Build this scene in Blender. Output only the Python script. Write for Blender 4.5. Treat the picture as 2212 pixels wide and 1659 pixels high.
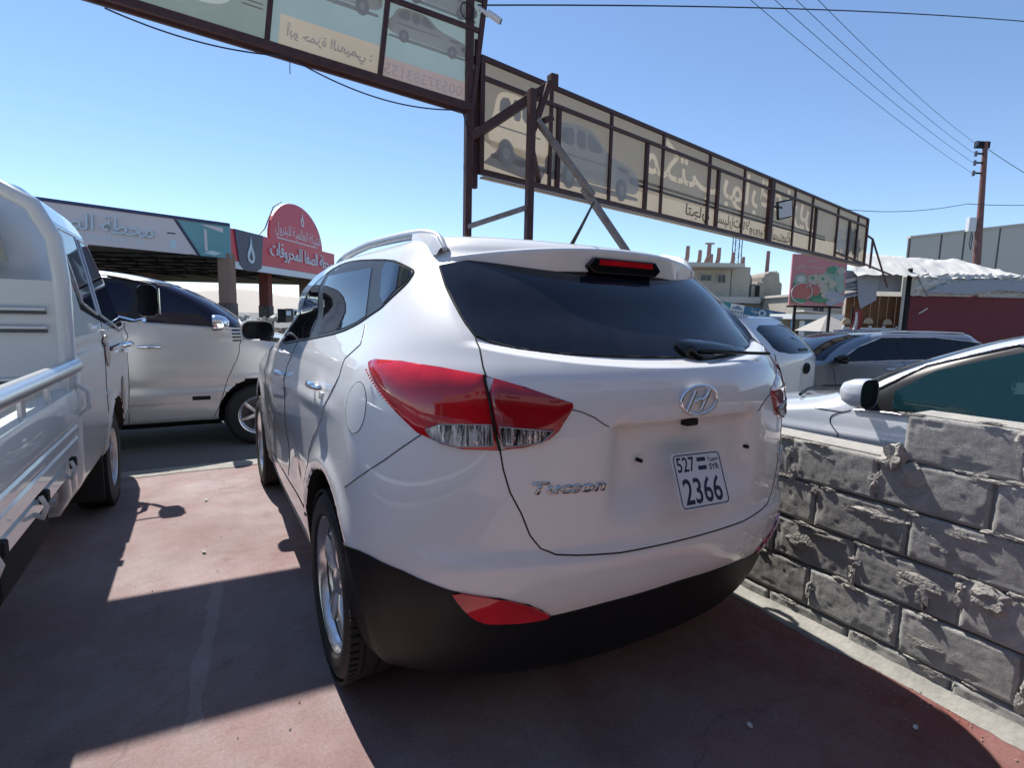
import bpy, bmesh, math, random
import numpy as np
from mathutils import Vector, Matrix, Euler
from mathutils.geometry import delaunay_2d_cdt

for o in list(bpy.data.objects): bpy.data.objects.remove(o)
scene = bpy.context.scene
R = math.radians
random.seed(7); rng = np.random.default_rng(7)

# ------------------------------------------------------------------ camera
YAW, PITCH, ROLL = R(30.1), R(-7.0), R(1.3)
CAM = Vector((-1.29, -2.02, 1.37))
fwd = Vector((math.sin(YAW)*math.cos(PITCH), math.cos(YAW)*math.cos(PITCH), math.sin(PITCH)))
rgt = Vector((math.cos(YAW), -math.sin(YAW), 0)); upv = rgt.cross(fwd)
rgt, upv = (math.cos(ROLL)*rgt + math.sin(ROLL)*upv), (-math.sin(ROLL)*rgt + math.cos(ROLL)*upv)
cd = bpy.data.cameras.new('camera'); cam = bpy.data.objects.new('camera', cd); scene.collection.objects.link(cam)
cam.matrix_world = Matrix(((rgt.x, upv.x, -fwd.x, CAM.x), (rgt.y, upv.y, -fwd.y, CAM.y), (rgt.z, upv.z, -fwd.z, CAM.z), (0, 0, 0, 1)))
cd.sensor_width = 36; cd.lens = 36 * 1165 / 2212; cd.clip_start = .02; cd.clip_end = 9000
scene.camera = cam

# ------------------------------------------------------------------ daylight
SUN_EL, SUN_AZ = R(56), R(-7.5)          # azimuth measured from +Y towards +X
world = bpy.data.worlds.new('World'); scene.world = world; world.use_nodes = True
wn = world.node_tree; wn.nodes.clear()
sky = wn.nodes.new('ShaderNodeTexSky'); sky.sky_type = 'NISHITA'; sky.sun_disc = False
sky.sun_elevation = SUN_EL; sky.sun_rotation = SUN_AZ; sky.altitude = 900; sky.air_density = 1.0; sky.dust_density = 0.0; sky.ozone_density = 3.5
bg = wn.nodes.new('ShaderNodeBackground'); bg.inputs[1].default_value = .125
wo = wn.nodes.new('ShaderNodeOutputWorld')
wn.links.new(sky.outputs[0], bg.inputs[0]); wn.links.new(bg.outputs[0], wo.inputs[0])
sd = bpy.data.lights.new('sun', 'SUN'); sd.energy = 5.0; sd.angle = R(.53); sd.color = (1, .95, .88)
sun = bpy.data.objects.new('sun', sd); scene.collection.objects.link(sun)
to_sun = Vector((math.sin(SUN_AZ)*math.cos(SUN_EL), math.cos(SUN_AZ)*math.cos(SUN_EL), math.sin(SUN_EL)))
sun.rotation_euler = to_sun.to_track_quat('Z', 'Y').to_euler(); sun.location = (0, 0, 30)
vs = scene.view_settings
vs.view_transform = 'Standard'; vs.look = 'None'; vs.exposure = 0.5; vs.gamma = 1.0; vs.use_curve_mapping = False
scene.cycles.max_bounces = 7; scene.cycles.diffuse_bounces = 3; scene.cycles.glossy_bounces = 4; scene.cycles.transparent_max_bounces = 8
scene.cycles.use_denoising = True; scene.cycles.sample_clamp_indirect = 8.0

# ------------------------------------------------------------------ helpers
COL = scene.collection
MATS = {}
def mat(name, col, rough=.6, metal=0., coat=0., spec=.5, noise=None, bump=None, trans=0., alpha=1., tex='Object'):
    """noise = (scale, amount, colour2); bump = (scale, distance)"""
    if name in MATS: return MATS[name]
    m = bpy.data.materials.new(name); m.use_nodes = True; nt = m.node_tree; b = nt.nodes['Principled BSDF']
    b.inputs['Base Color'].default_value = (*col, 1); b.inputs['Roughness'].default_value = rough; b.inputs['Metallic'].default_value = metal
    b.inputs['Coat Weight'].default_value = coat; b.inputs['Coat Roughness'].default_value = .03; b.inputs['Specular IOR Level'].default_value = spec
    tc = None
    if noise or bump: tc = nt.nodes.new('ShaderNodeTexCoord')
    if noise:
        n = nt.nodes.new('ShaderNodeTexNoise'); n.inputs['Scale'].default_value = noise[0]; n.inputs['Detail'].default_value = 6; n.inputs['Roughness'].default_value = .65
        nt.links.new(tc.outputs[tex], n.inputs['Vector'])
        cr = nt.nodes.new('ShaderNodeValToRGB'); cr.color_ramp.elements[0].position = .5 - .2; cr.color_ramp.elements[1].position = .5 + .2
        c2 = noise[2] if len(noise) > 2 else tuple(c * (1 - noise[1]) for c in col)
        cr.color_ramp.elements[0].color = (*col, 1); cr.color_ramp.elements[1].color = (*[a + (b_ - a) * noise[1] if len(noise) > 2 else b_ for a, b_ in zip(col, c2)], 1)
        nt.links.new(n.outputs['Fac'], cr.inputs[0]); nt.links.new(cr.outputs[0], b.inputs['Base Color'])
    if bump:
        n2 = nt.nodes.new('ShaderNodeTexNoise'); n2.inputs['Scale'].default_value = bump[0]; n2.inputs['Detail'].default_value = 5
        nt.links.new(tc.outputs[tex], n2.inputs['Vector'])
        bp = nt.nodes.new('ShaderNodeBump'); bp.inputs['Distance'].default_value = bump[1]; bp.inputs['Strength'].default_value = .8
        nt.links.new(n2.outputs['Fac'], bp.inputs['Height']); nt.links.new(bp.outputs[0], b.inputs['Normal'])
    if trans:
        t = nt.nodes.new('ShaderNodeBsdfTranslucent'); mx = nt.nodes.new('ShaderNodeMixShader'); mx.inputs[0].default_value = trans
        if noise: nt.links.new(cr.outputs[0], t.inputs[0])
        else: t.inputs[0].default_value = (*col, 1)
        nt.links.new(b.outputs[0], mx.inputs[1]); nt.links.new(t.outputs[0], mx.inputs[2])
        nt.links.new(mx.outputs[0], nt.nodes['Material Output'].inputs[0])
    MATS[name] = m
    return m

class MB:
    """collects simple shapes into one mesh"""
    def __init__(s): s.v = []; s.f = []
    def add(s, vs, fs):
        k = len(s.v); s.v += [tuple(v) for v in vs]; s.f += [tuple(i + k for i in f) for f in fs]; return s
    def box(s, c, d, rot=None):
        c = Vector(c); h = Vector(d) / 2; M = rot.to_matrix() if isinstance(rot, Euler) else (rot or Matrix.Identity(3))
        vs = [c + M @ Vector((sx*h.x, sy*h.y, sz*h.z)) for sx in (-1, 1) for sy in (-1, 1) for sz in (-1, 1)]
        return s.add(vs, [(0, 1, 3, 2), (4, 6, 7, 5), (0, 4, 5, 1), (2, 3, 7, 6), (0, 2, 6, 4), (1, 5, 7, 3)])
    def bar(s, p, q, w, h=None, upd=(0, 0, 1)):
        p, q = Vector(p), Vector(q); d = (q - p); L = d.length; d.normalize(); u = Vector(upd)
        if abs(d.dot(u)) > .98: u = Vector((1, 0, 0))
        a = d.cross(u).normalized(); b = a.cross(d)
        M = Matrix((a, d, b)).transposed()
        return s.box((p + q) / 2, (w, L, h or w), M)
    def tube(s, pts, r, n=8, caps=True, r2=None):
        pts = [Vector(p) for p in pts]; N = len(pts); rings = []; ref = None
        for i, p in enumerate(pts):
            d = (pts[min(i+1, N-1)] - pts[max(i-1, 0)]).normalized()
            if ref is None:
                ref = d.orthogonal().normalized()
            ref = (ref - d * ref.dot(d)).normalized(); b = d.cross(ref)
            rr = r if r2 is None else r + (r2 - r) * i / max(1, N - 1)
            if isinstance(r, (list, tuple)): rr = r[i]
            rings.append([p + (ref * math.cos(t) + b * math.sin(t)) * rr for t in [2*math.pi*k/n for k in range(n)]])
        vs = [v for ring in rings for v in ring]; fs = []
        for i in range(N - 1):
            for k in range(n): fs.append((i*n+k, i*n+(k+1) % n, (i+1)*n+(k+1) % n, (i+1)*n+k))
        if caps: fs += [tuple(range(n))[::-1], tuple((N-1)*n+k for k in range(n))]
        return s.add(vs, fs)
    def prism(s, poly, z0, z1, M=None):
        """polygon in local xy, extruded z0..z1, placed by 4x4 M"""
        M = M or Matrix.Identity(4); n = len(poly)
        vs = [M @ Vector((x, y, z)) for z in (z0, z1) for x, y in poly]
        return s.add(vs, [tuple(range(n))[::-1], tuple(range(n, 2*n))] + [(i, (i+1) % n, n+(i+1) % n, n+i) for i in range(n)])
    def lathe(s, prof, n=32, M=None, axis=0):
        """profile (r, h) turned about the local x axis"""
        M = M or Matrix.Identity(4); vs = []; fs = []; m = len(prof)
        for k in range(n):
            t = 2*math.pi*k/n
            for r, h in prof: vs.append(M @ Vector((h, r*math.cos(t), r*math.sin(t))))
        for k in range(n):
            for i in range(m-1): fs.append((k*m+i, k*m+i+1, ((k+1) % n)*m+i+1, ((k+1) % n)*m+i))
        return s.add(vs, fs)
    def grid(s, P):
        h, w = len(P), len(P[0]); vs = [p for row in P for p in row]
        return s.add(vs, [(i*w+j, i*w+j+1, (i+1)*w+j+1, (i+1)*w+j) for i in range(h-1) for j in range(w-1)])
    def mesh(s, name='mesh', smooth=None, fix=True):
        me = bpy.data.meshes.new(name); me.from_pydata([tuple(v) for v in s.v], [], s.f)
        if fix:
            bm = bmesh.new(); bm.from_mesh(me); bmesh.ops.recalc_face_normals(bm, faces=bm.faces); bm.to_mesh(me); bm.free()
        if smooth is not None:
            me.polygons.foreach_set('use_smooth', [True] * len(me.polygons)); me.set_sharp_from_angle(angle=R(smooth))
        me.update(); return me
    def build(s, name, m, parent=None, smooth=None, bevel=0, fix=True):
        o = obj(name, s.mesh(name, smooth, fix), m, parent)
        if bevel:
            b = o.modifiers.new('bevel', 'BEVEL'); b.width = bevel; b.segments = 2; b.limit_method = 'ANGLE'; b.angle_limit = R(40); b.harden_normals = False
        return o

def obj(name, me, m=None, parent=None, loc=None, rot=None):
    o = bpy.data.objects.new(name, me); COL.objects.link(o)
    if m is not None and me is not None:
        me.materials.clear(); me.materials.append(m)
    if parent is not None: o.parent = parent
    if loc is not None: o.location = loc
    if rot is not None: o.rotation_euler = rot
    return o
def tag(o, label, cat, group=None):
    o['label'] = label; o['category'] = cat
    if group: o['group'] = group
    return o
def thing(name, label, cat, loc=(0, 0, 0), rz=0, group=None):
    o = bpy.data.objects.new(name, None); COL.objects.link(o); o.empty_display_size = .2
    o.location = loc; o.rotation_euler = (0, 0, rz); return tag(o, label, cat, group)
def structure(o): o['kind'] = 'structure'; return o
def stuff(o): o['kind'] = 'stuff'; return o
def frame(o, ex, ey, ez=None):
    """4x4 with origin o and axes ex, ey"""
    ex = Vector(ex).normalized(); ey = Vector(ey); ey = (ey - ex*ey.dot(ex)).normalized(); ez = ex.cross(ey)
    return Matrix(((ex.x, ey.x, ez.x, o[0]), (ex.y, ey.y, ez.y, o[1]), (ex.z, ey.z, ez.z, o[2]), (0, 0, 0, 1)))

# ------------------------------------------------------------------ lettering
_F = {'ا': 'ﺍﺎ', 'أ': 'ﺃﺄ', 'ب': 'ﺏﺐﺑﺒ', 'ة': 'ﺓﺔ', 'ت': 'ﺕﺖﺗﺘ', 'ج': 'ﺝﺞﺟﺠ', 'ح': 'ﺡﺢﺣﺤ', 'د': 'ﺩﺪ', 'ر': 'ﺭﺮ', 'ز': 'ﺯﺰ', 'س': 'ﺱﺲﺳﺴ', 'ش': 'ﺵﺶﺷﺸ',
      'ص': 'ﺹﺺﺻﺼ', 'ط': 'ﻁﻂﻃﻄ', 'ع': 'ﻉﻊﻋﻌ', 'ف': 'ﻑﻒﻓﻔ', 'ق': 'ﻕﻖﻗﻘ', 'ك': 'ﻙﻚﻛﻜ', 'ل': 'ﻝﻞﻟﻠ', 'م': 'ﻡﻢﻣﻤ', 'ن': 'ﻥﻦﻧﻨ', 'ه': 'ﻩﻪﻫﻬ', 'و': 'ﻭﻮ', 'ي': 'ﻱﻲﻳﻴ'}
_LA = {'ا': 'ﻻﻼ', 'أ': 'ﻷﻸ'}
def arabic(t):
    """joined letter forms in visual order"""
    out = []; i = 0; prev = False
    while i < len(t):
        c = t[i]
        if c == 'ل' and i + 1 < len(t) and t[i+1] in _LA:
            out.append(_LA[t[i+1]][1 if prev else 0]); prev = False; i += 2; continue
        if c in _F:
            f = _F[c]; nxt = i + 1 < len(t) and t[i+1] in _F and len(f) == 4
            k = (3 if prev else 2) if nxt else (1 if prev else 0)
            out.append(f[k]); prev = nxt
        else:
            out.append(c); prev = False
        i += 1
    return ''.join(reversed(out))

def text_curve(t, size=1., bold=0.):
    c = bpy.data.curves.new('lettering', 'FONT'); c.body = t; c.size = size; c.align_x = 'CENTER'; c.align_y = 'CENTER'; c.resolution_u = 3; c.offset = bold
    return c
def text_mesh(t, size=1., bold=0., extrude=0., width=None, height=None, shear=0., mirror=False):
    """flat or raised letters centred on the origin of the xy plane, scaled to width/height when given"""
    c = text_curve(t, size, bold); o = bpy.data.objects.new('lettering', c); COL.objects.link(o)
    me = bpy.data.meshes.new_from_object(o.evaluated_get(bpy.context.evaluated_depsgraph_get())); bpy.data.objects.remove(o)
    n = len(me.vertices); co = np.zeros(n*3); me.vertices.foreach_get('co', co); co = co.reshape(-1, 3)
    lo, hi = co.min(0), co.max(0); co[:, :2] -= ((lo + hi) / 2)[:2]
    ext = np.maximum(hi - lo, 1e-6); sx = width / ext[0] if width else 1.; sy = height / ext[1] if height else (sx if width else 1.)
    if height and not width: sx = sy
    co[:, 0] = co[:, 0]*sx + shear*co[:, 1]*sy; co[:, 1] *= sy
    if mirror: co[:, 0] *= -1
    me.vertices.foreach_set('co', co.ravel())
    if mirror: me.flip_normals()
    if extrude:
        bm = bmesh.new(); bm.from_mesh(me)
        bmesh.ops.remove_doubles(bm, verts=bm.verts, dist=1e-6)
        r = bmesh.ops.extrude_face_region(bm, geom=bm.faces[:])
        bmesh.ops.translate(bm, vec=(0, 0, extrude), verts=[v for v in r['geom'] if isinstance(v, bmesh.types.BMVert)])
        bmesh.ops.recalc_face_normals(bm, faces=bm.faces); bm.to_mesh(me); bm.free()
    me.update(); return me
def put_text(name, t, M, m, parent, **k):
    me = text_mesh(t, **k); me.transform(M); return obj(name, me, m, parent)
def cut_sheet(w, h, texts):
    """a w x h sheet (origin at its lower left) with the letters of texts [(string, cx, cy, width, height)] cut out, seen from behind; returns sheet mesh, letter meshes"""
    V = [(0, 0), (w, 0), (w, h), (0, h)]; E = [(0, 1), (1, 2), (2, 3), (3, 0)]; letters = []
    for sh in texts:
        if len(sh) == 2:
            me = bpy.data.meshes.new('shape'); me.from_pydata([(x, y, 0) for x, y in sh[1]], [], [tuple(range(len(sh[1])))]); me.update()
        else:
            t, cx, cy, tw, th, mir = sh; me = text_mesh(t, width=tw, height=th, mirror=mir, bold=.009); me.transform(Matrix.Translation((cx, cy, 0)))
        bm = bmesh.new(); bm.from_mesh(me); bmesh.ops.remove_doubles(bm, verts=bm.verts, dist=1e-5)
        idx = {}
        for e in bm.edges:
            if len(e.link_faces) == 1:
                ab = []
                for v in e.verts:
                    if v.index not in idx: idx[v.index] = len(V); V.append((v.co.x, v.co.y))
                    ab.append(idx[v.index])
                E.append(tuple(ab))
        bm.free(); letters.append(me)
    co, _, fc, _, _, _ = delaunay_2d_cdt([Vector(v) for v in V], E, [], 0, 1e-6)
    # keep the triangles that lie outside every letter
    T_ = []
    for l in letters:
        l.calc_loop_triangles(); vc = [v.co for v in l.vertices]; T_ += [[(vc[i].x, vc[i].y) for i in t.vertices] for t in l.loop_triangles]
    T_ = np.array(T_).reshape(-1, 3, 2); out = []
    for f in fc:
        p = sum((co[i] for i in f), Vector((0, 0))) / len(f)
        if len(T_):
            x, y = T_[..., 0] - p.x, T_[..., 1] - p.y; c = [x[:, k]*y[:, (k+1) % 3] - x[:, (k+1) % 3]*y[:, k] for k in range(3)]
            if (((c[0] > 0) & (c[1] > 0) & (c[2] > 0)) | ((c[0] < 0) & (c[1] < 0) & (c[2] < 0))).any(): continue
        out.append(tuple(f))
    me = bpy.data.meshes.new('sheet'); me.from_pydata([(v.x, v.y, 0) for v in co], [], out); me.update()
    return me, letters

# ------------------------------------------------------------------ materials
white_paint = mat('white_paint', (.84, .84, .84), .35, coat=1., noise=(3.5, .35, (.74, .725, .70)))
silver_paint = mat('silver_paint', (.62, .62, .61), .34, metal=.35, coat=1.)
pearl_paint = mat('pearl_paint', (.66, .68, .72), .3, metal=.25, coat=1.)
grey_paint = mat('grey_paint', (.25, .265, .29), .3, metal=.6, coat=1.)
truck_paint = mat('truck_paint', (.74, .76, .74), .38, coat=1.)
cladding = mat('black_plastic', (.0065, .0065, .007), .5, spec=.3, bump=(600, .0004))
gloss_black = mat('gloss_black', (.008, .008, .01), .12)
rubber = mat('rubber', (.018, .018, .018), .75, bump=(300, .001))
satin_black = mat('satin_black', (.010, .010, .012), .42)
gap = mat('panel_gap', (.006, .006, .006), .8)
chrome = mat('chrome', (.85, .86, .88), .06, metal=1.)
alloy = mat('alloy', (.74, .75, .78), .22, metal=.85)
alloy_dark = mat('alloy_dark', (.10, .10, .11), .4, metal=.7)
dark_glass = mat('tinted_glass', (.006, .008, .014), .03, spec=.55)
privacy_glass = mat('privacy_glass', (.008, .010, .018), .045, spec=.5, noise=(9, .6, (.022, .022, .030)))
lamp_red = mat('lamp_red', (.72, .012, .022), .09, coat=1., noise=(7, 1., (.42, .006, .012)))
lamp_red_dark = mat('lamp_red_dark', (.44, .007, .014), .1, coat=1., noise=(8, 1., (.28, .004, .009)))
lamp_rim = mat('lamp_rim', (.42, .40, .40), .3, metal=.6)
def ribbed_lamp():
    m = mat('lamp_clear', (.7, .7, .72), .1, metal=.8); nt = m.node_tree; b = nt.nodes['Principled BSDF']; L = nt.links.new
    tc = nt.nodes.new('ShaderNodeTexCoord'); mp = nt.nodes.new('ShaderNodeMapping'); mp.inputs['Scale'].default_value = (1, 1, .12); L(tc.outputs['Object'], mp.inputs[0])
    n = nt.nodes.new('ShaderNodeTexNoise'); n.inputs['Scale'].default_value = 95; n.inputs['Detail'].default_value = 3; L(mp.outputs[0], n.inputs['Vector'])
    r = nt.nodes.new('ShaderNodeValToRGB'); r.color_ramp.elements[0].position = .38; r.color_ramp.elements[1].position = .60; r.color_ramp.elements[0].color = (.035, .03, .03, 1); r.color_ramp.elements[1].color = (.72, .70, .70, 1)
    L(n.outputs['Fac'], r.inputs[0]); L(r.outputs[0], b.inputs['Base Color'])
    bp = nt.nodes.new('ShaderNodeBump'); bp.inputs['Distance'].default_value = .006; L(n.outputs['Fac'], bp.inputs['Height']); L(bp.outputs[0], b.inputs['Normal']); return m
lamp_clear = ribbed_lamp()
def clear_glass(name, tint, ior=1.5, reflect_tint=(.02, .085, .10)):
    m = bpy.data.materials.new(name); m.use_nodes = True; nt = m.node_tree; nt.nodes.clear(); L = nt.links.new
    t = nt.nodes.new('ShaderNodeBsdfTransparent'); t.inputs[0].default_value = (*tint, 1); g = nt.nodes.new('ShaderNodeBsdfGlossy'); g.inputs['Roughness'].default_value = .02
    f = nt.nodes.new('ShaderNodeFresnel'); f.inputs[0].default_value = ior; x = nt.nodes.new('ShaderNodeMixShader'); o = nt.nodes.new('ShaderNodeOutputMaterial')
    d = nt.nodes.new('ShaderNodeBsdfDiffuse'); d.inputs[0].default_value = (*reflect_tint, 1); y = nt.nodes.new('ShaderNodeMixShader'); y.inputs[0].default_value = .40; L(t.outputs[0], y.inputs[1]); L(d.outputs[0], y.inputs[2])  # even teal diffuse: tint plus reflection put into the pane's colour
    L(f.outputs[0], x.inputs[0]); L(y.outputs[0], x.inputs[1]); L(g.outputs[0], x.inputs[2]); L(x.outputs[0], o.inputs[0]); MATS[name] = m; return m
underside = mat('underside', (.015, .015, .015), .9)
# ------------------------------------------------------------------ car body shells
def pchip(xk, yk, x):
    xk = np.asarray(xk, float); yk = np.asarray(yk, float); x = np.clip(np.asarray(x, float), xk[0], xk[-1])
    h = np.diff(xk); d = np.diff(yk) / h
    m = np.zeros(len(xk)); m[0] = d[0]; m[-1] = d[-1]
    for i in range(1, len(xk) - 1):
        if d[i - 1] * d[i] > 0:
            w1 = 2 * h[i] + h[i - 1]; w2 = h[i] + 2 * h[i - 1]
            m[i] = (w1 + w2) / (w1 / d[i - 1] + w2 / d[i])
    i = np.clip(np.searchsorted(xk, x, side='right') - 1, 0, len(h) - 1)
    t = (x - xk[i]) / h[i]; t2 = t * t; t3 = t2 * t
    return ((2*t3-3*t2+1)*yk[i] + (t3-2*t2+t)*h[i]*m[i] + (-2*t3+3*t2)*yk[i+1] + (t3-t2)*h[i]*m[i+1])

def sstep(e0, e1, x):
    t = np.clip((x - e0) / (e1 - e0), 0, 1)
    return t * t * (3 - 2 * t)

A1, A2 = .40, .75

class Shell:
    """A car body as plan outlines stacked by height. a runs 0 (rear middle) .. 1 (front middle) round one side."""
    def __init__(s, rows, mod=None, yref=1.3, bulge=.012):
        s.t = np.array(rows, float); s.mod = mod; s.yref = yref; s.bulge = bulge
        s.z0, s.z1 = s.t[0, 0], s.t[-1, 0]
    def __call__(s, a, z, side):
        a = np.asarray(a, float); z = np.asarray(z, float); a, z = np.broadcast_arrays(a, z)
        W, R, L, p, F, Lf, pf = [pchip(s.t[:, 0], s.t[:, k], z) for k in range(1, 8)]
        th = np.clip(a / A1, 0, 1) * np.pi / 2
        xr = W * np.sin(th) ** (2 / p); yr = R + L * (1 - np.maximum(np.cos(th), 0) ** (2 / p))
        ys = R + L + (F - Lf - R - L) * np.clip((a - A1) / (A2 - A1), 0, 1)
        ph = np.clip((1 - a) / (1 - A2), 0, 1) * np.pi / 2
        xf = W * np.sin(ph) ** (2 / pf); yf = F - Lf * (1 - np.maximum(np.cos(ph), 0) ** (2 / pf))
        x = np.where(a < A1, xr, np.where(a < A2, W, xf)); y = np.where(a < A1, yr, np.where(a < A2, ys, yf))
        x = x * (1 - s.bulge * ((y - s.yref) / 2) ** 2)
        P = np.stack([x, y, z], -1)
        if s.mod: P = s.mod(P)
        P = P.copy(); P[..., 0] *= side
        return P
    def normal(s, a, z, side):
        e = 1e-3
        da = s(np.clip(a + e, 0, 1), z, side) - s(np.clip(a - e, 0, 1), z, side)
        dz = s(a, np.clip(z + e, s.z0, s.z1), side) - s(a, np.clip(z - e, s.z0, s.z1), side)
        n = np.cross(da, dz) * (-side)
        n = -n if False else n
        l = np.linalg.norm(n, axis=-1, keepdims=True); n = n / np.maximum(l, 1e-9)
        c = s(a, z, side) - np.array([0, s.yref, .7])
        return np.where((n * c).sum(-1, keepdims=True) < 0, -n, n)
    def a_of(s, axis, v, z, rear=True):
        """a where the outline at height z reaches x = v (axis 0, on the rear or front) or y = v (axis 1, on the side)"""
        if axis == 0: aa = np.linspace(0, A1, 1500) if rear else np.linspace(1, A2, 1500)
        else: aa = np.linspace(0, 1, 4000)
        c = s(aa, np.full_like(aa, z), 1)[:, axis]
        return float(np.interp(v, c, aa))

def tucson_mod(P):
    x, y, z = P[..., 0], P[..., 1], P[..., 2]
    # belt line falls towards the nose, roof a little wider at the front doors
    t = TUCSON.t; sh = .085 * sstep(-.1, 1.9, y) * sstep(.95, 1.05, z) * sstep(1.5, 1.3, z)
    x = x * pchip(t[:, 0], t[:, 1], z + sh) / pchip(t[:, 0], t[:, 1], z)
    x = x * (1 + .07 * sstep(-.35, .7, y) * sstep(1.35, 1.55, z) - .035 * sstep(1.5, 2.9, y))
    rz = np.hypot(y + .04, z - .40); fz = np.hypot(y - 2.64, z - .40)
    lip = np.exp(-((np.minimum(rz, fz) - .43) / .035) ** 2) * sstep(.55, .8, x)
    x = x + .014 * lip
    crease = np.exp(-((z - (1.0 + .03 * (1.2 - y))) / .03) ** 2) * sstep(-.3, .1, y) * sstep(.8, .88, x)
    x = x + .008 * crease
    door = np.exp(-((z - .62) / .14) ** 2) * sstep(.35, .8, y) * sstep(2.2, 1.9, y) * sstep(.8, .88, x)
    x = x - .022 * door
    # number plate recess in the tailgate, sharp at its upper lip
    m = sstep(.33, .25, x) * sstep(.76, .92, z) * sstep(1.085, 1.075, z) * (y < 0)
    y = y + .042 * m
    # narrow ledge under the rear window
    zb = 1.250 + .052 * np.clip(x / .62, 0, 1) ** 2.4
    y = y + .046 * sstep(-.018, .003, z - zb) * sstep(1.50, 1.36, z) * sstep(.66, .56, x) * (y < 0)
    # ledge where the bumper juts out under the tailgate
    b = sstep(.745, .685, z) * sstep(.48, .60, z) * sstep(.86, .70, x) * (y < 0)
    y = y - .02 * b
    return np.stack([x, y, z], -1)

TUCSON = Shell([  # z, half width, rear y, rear corner length, power, front y, front corner length, power
    (.22, .80, -.64, .46, 2.4, 3.30, .55, 2.4), (.28, .87, -.75, .54, 2.4, 3.42, .6, 2.4), (.36, .90, -.81, .58, 2.42, 3.48, .62, 2.4),
    (.46, .914, -.85, .60, 2.44, 3.52, .65, 2.4), (.55, .921, -.875, .61, 2.44, 3.53, .65, 2.4), (.70, .925, -.90, .62, 2.43, 3.52, .66, 2.4),
    (.85, .922, -.907, .62, 2.39, 3.47, .66, 2.4), (1.0, .915, -.911, .62, 2.32, 3.28, .7, 2.3), (1.08, .908, -.914, .62, 2.27, 2.90, .6, 2.3),
    (1.14, .898, -.912, .61, 2.23, 2.46, .5, 2.3), (1.20, .880, -.895, .59, 2.2, 2.26, .45, 2.4), (1.26, .848, -.852, .55, 2.2, 2.16, .42, 2.5),
    (1.32, .812, -.795, .50, 2.25, 2.05, .4, 2.5), (1.40, .772, -.70, .45, 2.3, 1.90, .38, 2.5), (1.48, .728, -.59, .40, 2.35, 1.72, .36, 2.5),
    (1.54, .694, -.515, .38, 2.4, 1.55, .34, 2.5), (1.58, .672, -.455, .36, 2.5, 1.40, .32, 2.5), (1.615, .642, -.42, .34, 2.6, 1.20, .3, 2.4),
    (1.64, .602, -.38, .3, 2.6, .98, .28, 2.3), (1.656, .53, -.30, .26, 2.5, .74, .22, 2.2), (1.665, .40, -.12, .2, 2.4, .5, .12, 2.2)], tucson_mod)
# ------------------------------------------------------------------ pieces that lie on a car body
def body_mesh(S, arches=(), na=150, zs=None, cut=True, arch_w=.30):
    """closed body with round wheel openings; arches = [(y, z, radius)]"""
    if zs is None: zs = np.concatenate([np.linspace(S.z0, S.z1 - .08, 90), np.linspace(S.z1 - .077, S.z1, 14)])
    aa = np.linspace(0, 1, na); A, Z = np.meshgrid(aa, zs)
    PR, PL = S(A, Z, 1), S(A, Z, -1); nz = len(zs); m = 2*na - 2
    rows = [np.concatenate([PR[i], PL[i, -2:0:-1]]) for i in range(nz)]
    mb = MB(); vs = np.concatenate(rows); fs = []
    for i in range(nz-1):
        for k in range(m): fs.append((i*m+k, i*m+(k+1) % m, (i+1)*m+(k+1) % m, (i+1)*m+k))
    for base, rev in ((0, True), ((nz-1)*m, False)):
        for k in range(na-1):
            q = [base+k, base+k+1, base+(m-k-1) % m, base+(m-k) % m]
            q = list(dict.fromkeys(q)); fs.append(tuple(q[::-1] if rev else q))
    mb.add(vs.tolist(), fs); me = mb.mesh('body', None)
    if arches and cut:
        o = obj('body_work', me)
        for (y, z, r) in arches:
            for s in (-1, 1):
                cu = MB().lathe([(0.0001, -arch_w), (r, -arch_w), (r, arch_w), (0.0001, arch_w)], 56, Matrix.Translation((s*(.62+arch_w), y, z))).mesh('cut')
                c = obj('cutter', cu); c.data.materials.append(underside)
                md = o.modifiers.new('b', 'BOOLEAN'); md.operation = 'DIFFERENCE'; md.solver = 'EXACT'; md.object = c
        bpy.context.view_layer.update()
        me2 = bpy.data.meshes.new_from_object(o.evaluated_get(bpy.context.evaluated_depsgraph_get()))
        for c in [x for x in COL.objects if x.name.startswith('cutter')]: bpy.data.objects.remove(c)
        bpy.data.objects.remove(o); me = me2
        # well faces: those lying on a cutter wall
        n = len(me.polygons); cen = np.zeros(n*3); me.polygons.foreach_get('center', cen); cen = cen.reshape(-1, 3); nor = np.zeros(n*3); me.polygons.foreach_get('normal', nor); nor = nor.reshape(-1, 3)
        idx = np.zeros(n, int)
        for (y, z, r) in arches:
            rr = np.hypot(cen[:, 1]-y, cen[:, 2]-z); inner = (rr < r + .004) & (np.abs(cen[:, 0]) > .60)
            idx[inner] = 1
        MASK = idx
    else: MASK = None
    me.materials.clear()
    return me, MASK

def body(S, parent, m, arches=(), name='body', **k):
    me, mask = body_mesh(S, arches, **k); o = obj(name, me, m, parent)
    if mask is not None:
        me.materials.append(underside); me.polygons.foreach_set('material_index', mask.astype(np.int32))
    me.polygons.foreach_set('use_smooth', [True]*len(me.polygons)); me.set_sharp_from_angle(angle=R(38)); me.update()
    return o

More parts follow.
